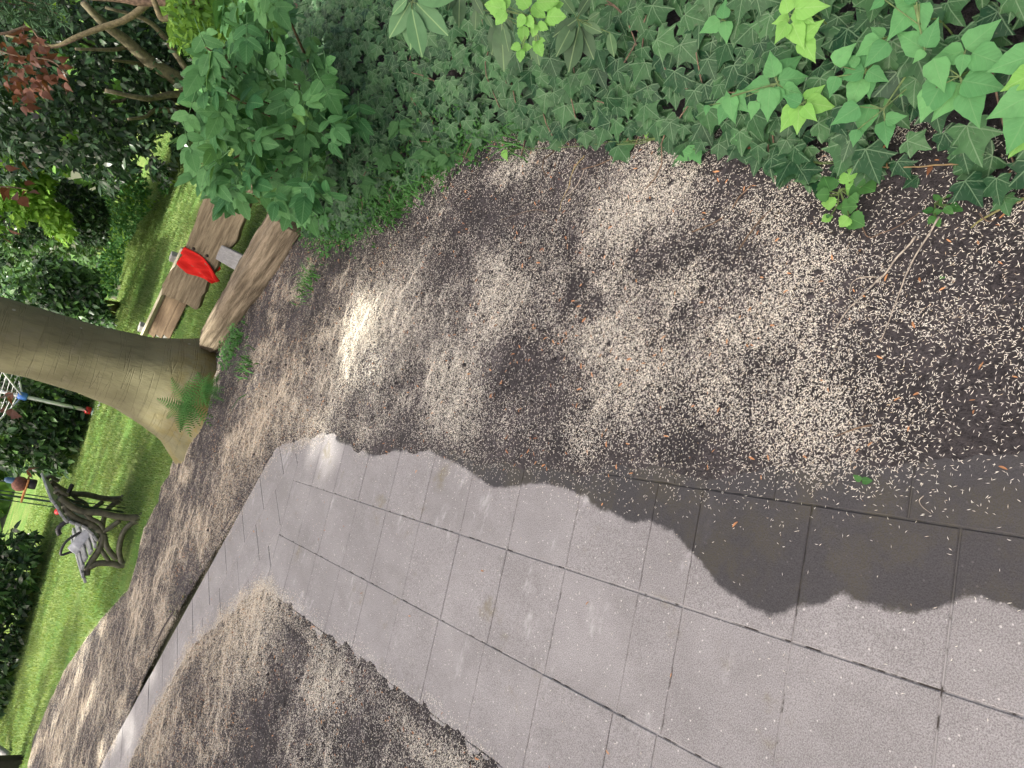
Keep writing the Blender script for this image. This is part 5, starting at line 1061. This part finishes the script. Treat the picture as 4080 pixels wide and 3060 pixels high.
lie('seedling', 'green sprout close to the slabs, beside orange scales', 'seedling', 'stray green seedlings', ZS, [(885, 1055, 860, 1050), (885, 1055, 910, 1060), (885, 1055, 890, 1030)], (885, 1055), RAM2, .01)
lie('ivy_runner', 'small pale ivy leaves on a runner reaching down to the seeds', 'ivy', None, Z7, [(430, 1200, 345, 1290), (430, 1210, 380, 1170), (560, 1250, 735, 1240), (545, 1260, 570, 1310), (860, 1180, 900, 1290), (840, 1200, 935, 1260)], (640, 1220), [ivm[1], GEM[0]], .03, wide=1.2)
lie('ivy_runner', 'yellow-green ivy leaf turned edge-on over the seeds', 'ivy', None, Z6, [(1800, 1110, 1640, 1190), (1790, 1100, 1800, 1185), (1440, 930, 1440, 1030), (1210, 1060, 1260, 1140), (1150, 1040, 1190, 1130), (380, 1100, 370, 1170)], (1600, 1060), [GELM[1], ivm[2], GEM[2]], .05)
DLT = [leaf_tpl(5, W_OVATE, .1, .3, -.5, .12, k) for k in range(3)]; DLM = [mesh_np('dead_leaf', v, f, M_DEADL, u, np.full(len(v), .3 * k)) for k, (v, f, u) in enumerate(DLT)]; YLM = mesh_np('yellow_leaf', *DLT[1][:2], plain('yellow dead leaf', (.42, .30, .05), .6), DLT[1][2])
for lab, px, py, L, a, me in (('big crumpled brown dead leaf at the foot of the ivy on the right', 3770, 735, .11, .3, DLM[0]), ('curled brown dead leaf under the bright ground elder', 3015, 555, .07, 2, DLM[1]), ('brown dead leaf caught beside the nettles', 1702, 700, .10, 1, DLM[2]), ('reddish dead leaf among the ivy behind the elder', 1370, 340, .12, 2.5, DLM[0]), ('small yellow leaf on the soil by the straight twig', 3790, 918, .045, 4.2, YLM), ('brown dead leaf half hidden by ivy near the right edge', 3930, 720, .06, 1.4, DLM[1])):
    D = float(bank_hit(np.array([px * 1.0]), np.array([py * 1.0]), .03)[0]); p = at(np.array(px * 1.0), np.array(py * 1.0), D); tag(obj('dead_leaf', me, None, None, p, frames(np.array([-.3, -.3, 1]), np.array([math.cos(a), math.sin(a), .1])), L), lab, 'leaf', 'dead leaves')
# orange bud scales from the beech
M_BUD = seed_material('beech bud scale', ((.40, .18, .075), (.50, .27, .13)), ((.30, .14, .07), (.22, .095, .05)))
def budtpl(k):
    r = np.random.default_rng(k); V = []
    for i in range(5):
        v = i / 4; w = .16 * math.sin(math.pi * (v * .8 + .12)); z = .10 * math.sin(v * 3 + k)
        V += [(-w, v, z + w * .5), (0, v, z), (w, v, z + w * .5)]
    F = [(i * 3 + j, i * 3 + j + 1, i * 3 + j + 4, i * 3 + j + 3) for i in range(4) for j in range(2)]; return np.array(V), np.array(F), np.array(V)[:, :2]
BT = [budtpl(k) for k in range(3)]
N = 9000; x = rng.uniform(-3.5, 1.5, N); y = rng.uniform(.35, 6, N); s = np.maximum(sdist(BED, x, y), sdist(BED2, x, y)); pk = rng.random(N) < np.where(s > -.03, .30 + .70 * smooth(.45, .7, fbm(x * 5, y * 5, 19, 3)), .014)
px, py, f = proj(np.c_[x, y, x * 0]); pk &= (px > -100) & (px < 4200) & (py > 380) & (py < 3150); x, y, s = x[pk], y[pk], s[pk]; n = len(x)
P = np.c_[x, y, np.maximum(np.where(s > -.06, soil_z(x, y, s), 0), 0) + .005]; an = rng.random(n) * 6.283; R = frames(np.c_[rng.normal(0, .3, (n, 2)), np.ones(n)], np.c_[np.cos(an), np.sin(an), rng.normal(0, .1, n)]); sz = rng.uniform(.009, .019, n); order = np.argsort(np.hypot(x, y)); near = order[:140]; rest = order[140:]
BM = [mesh_np('bud_scale', v, f_, M_BUD, u, np.full(len(v), .15 + .2 * k)) for k, (v, f_, u) in enumerate(BT)]
for i in near:
    on = s[i] > -.01
    tag(obj('bud_scale', BM[rng.integers(0, 3)], None, None, P[i], R[i], float(sz[i])), 'curled orange-brown bud scale lying among the pale seeds nearest the camera' if on else 'orange-brown bud scale lying loose on the bare paving slabs', 'bud scale', 'orange bud scales on the soil' if on else 'orange bud scales on the slabs')
scatter('bud_scales', BT, P[rest], R[rest], sz[rest] * 1.1, M_BUD)
# odds and ends at the far side of the lawn
c = G(np.array(478.), np.array(1165.)); v, f = box((0, 0, .30), (.16, 0, 0), (0, .08, 0), (0, 0, .33)); bevel(tag(obj('stone_post', mesh_np('stone_post', v, f, plain('mossy stone', (.24, .24, .19), .9, .35, 12, bump=.5), smooth_=False), None, None, c), 'short grey mossy stone post in front of the hedge grass', 'stone post'), .02, 2)
c = G(np.array(402.), np.array(1612.)); v, f = lathe([(.13, -.02), (.13, .02), (.10, .03)]); tag(obj('drain_lid', mesh_np('drain_lid', v, f, plain('grey lid', (.3, .32, .33), .6)), None, None, c), 'round grey lid on the grass beside the dryer foot', 'lid')
c = aty(np.array(60.), np.array(3125.), 9.5); c[2] = 0; v, f = box((0, 0, .7), (.35, 0, 0), (0, .06, 0), (0, 0, .75)); bevel(tag(obj('dark_timber_post', mesh_np('dark_timber_post', v, f, plain('dark timber', (.03, .024, .02), .8)), None, None, c), 'dark timber post cut by the bottom left corner of the photo', 'post'), .01)
a = [G(np.array(50.), np.array(3010.)), G(np.array(20.), np.array(2900.))]; v, f = tube(np.array([[0, 0, .05], (a[1] - a[0]) * .5 + [0, 0, .25], a[1] - a[0] + [0, 0, .5]]), .045, 8); tag(obj('pale_pole', mesh_np('pale_pole', v, f, M_GREYW), None, None, a[0]), 'pale weathered pole leaning by the left hedge at the lawn end', 'pole')
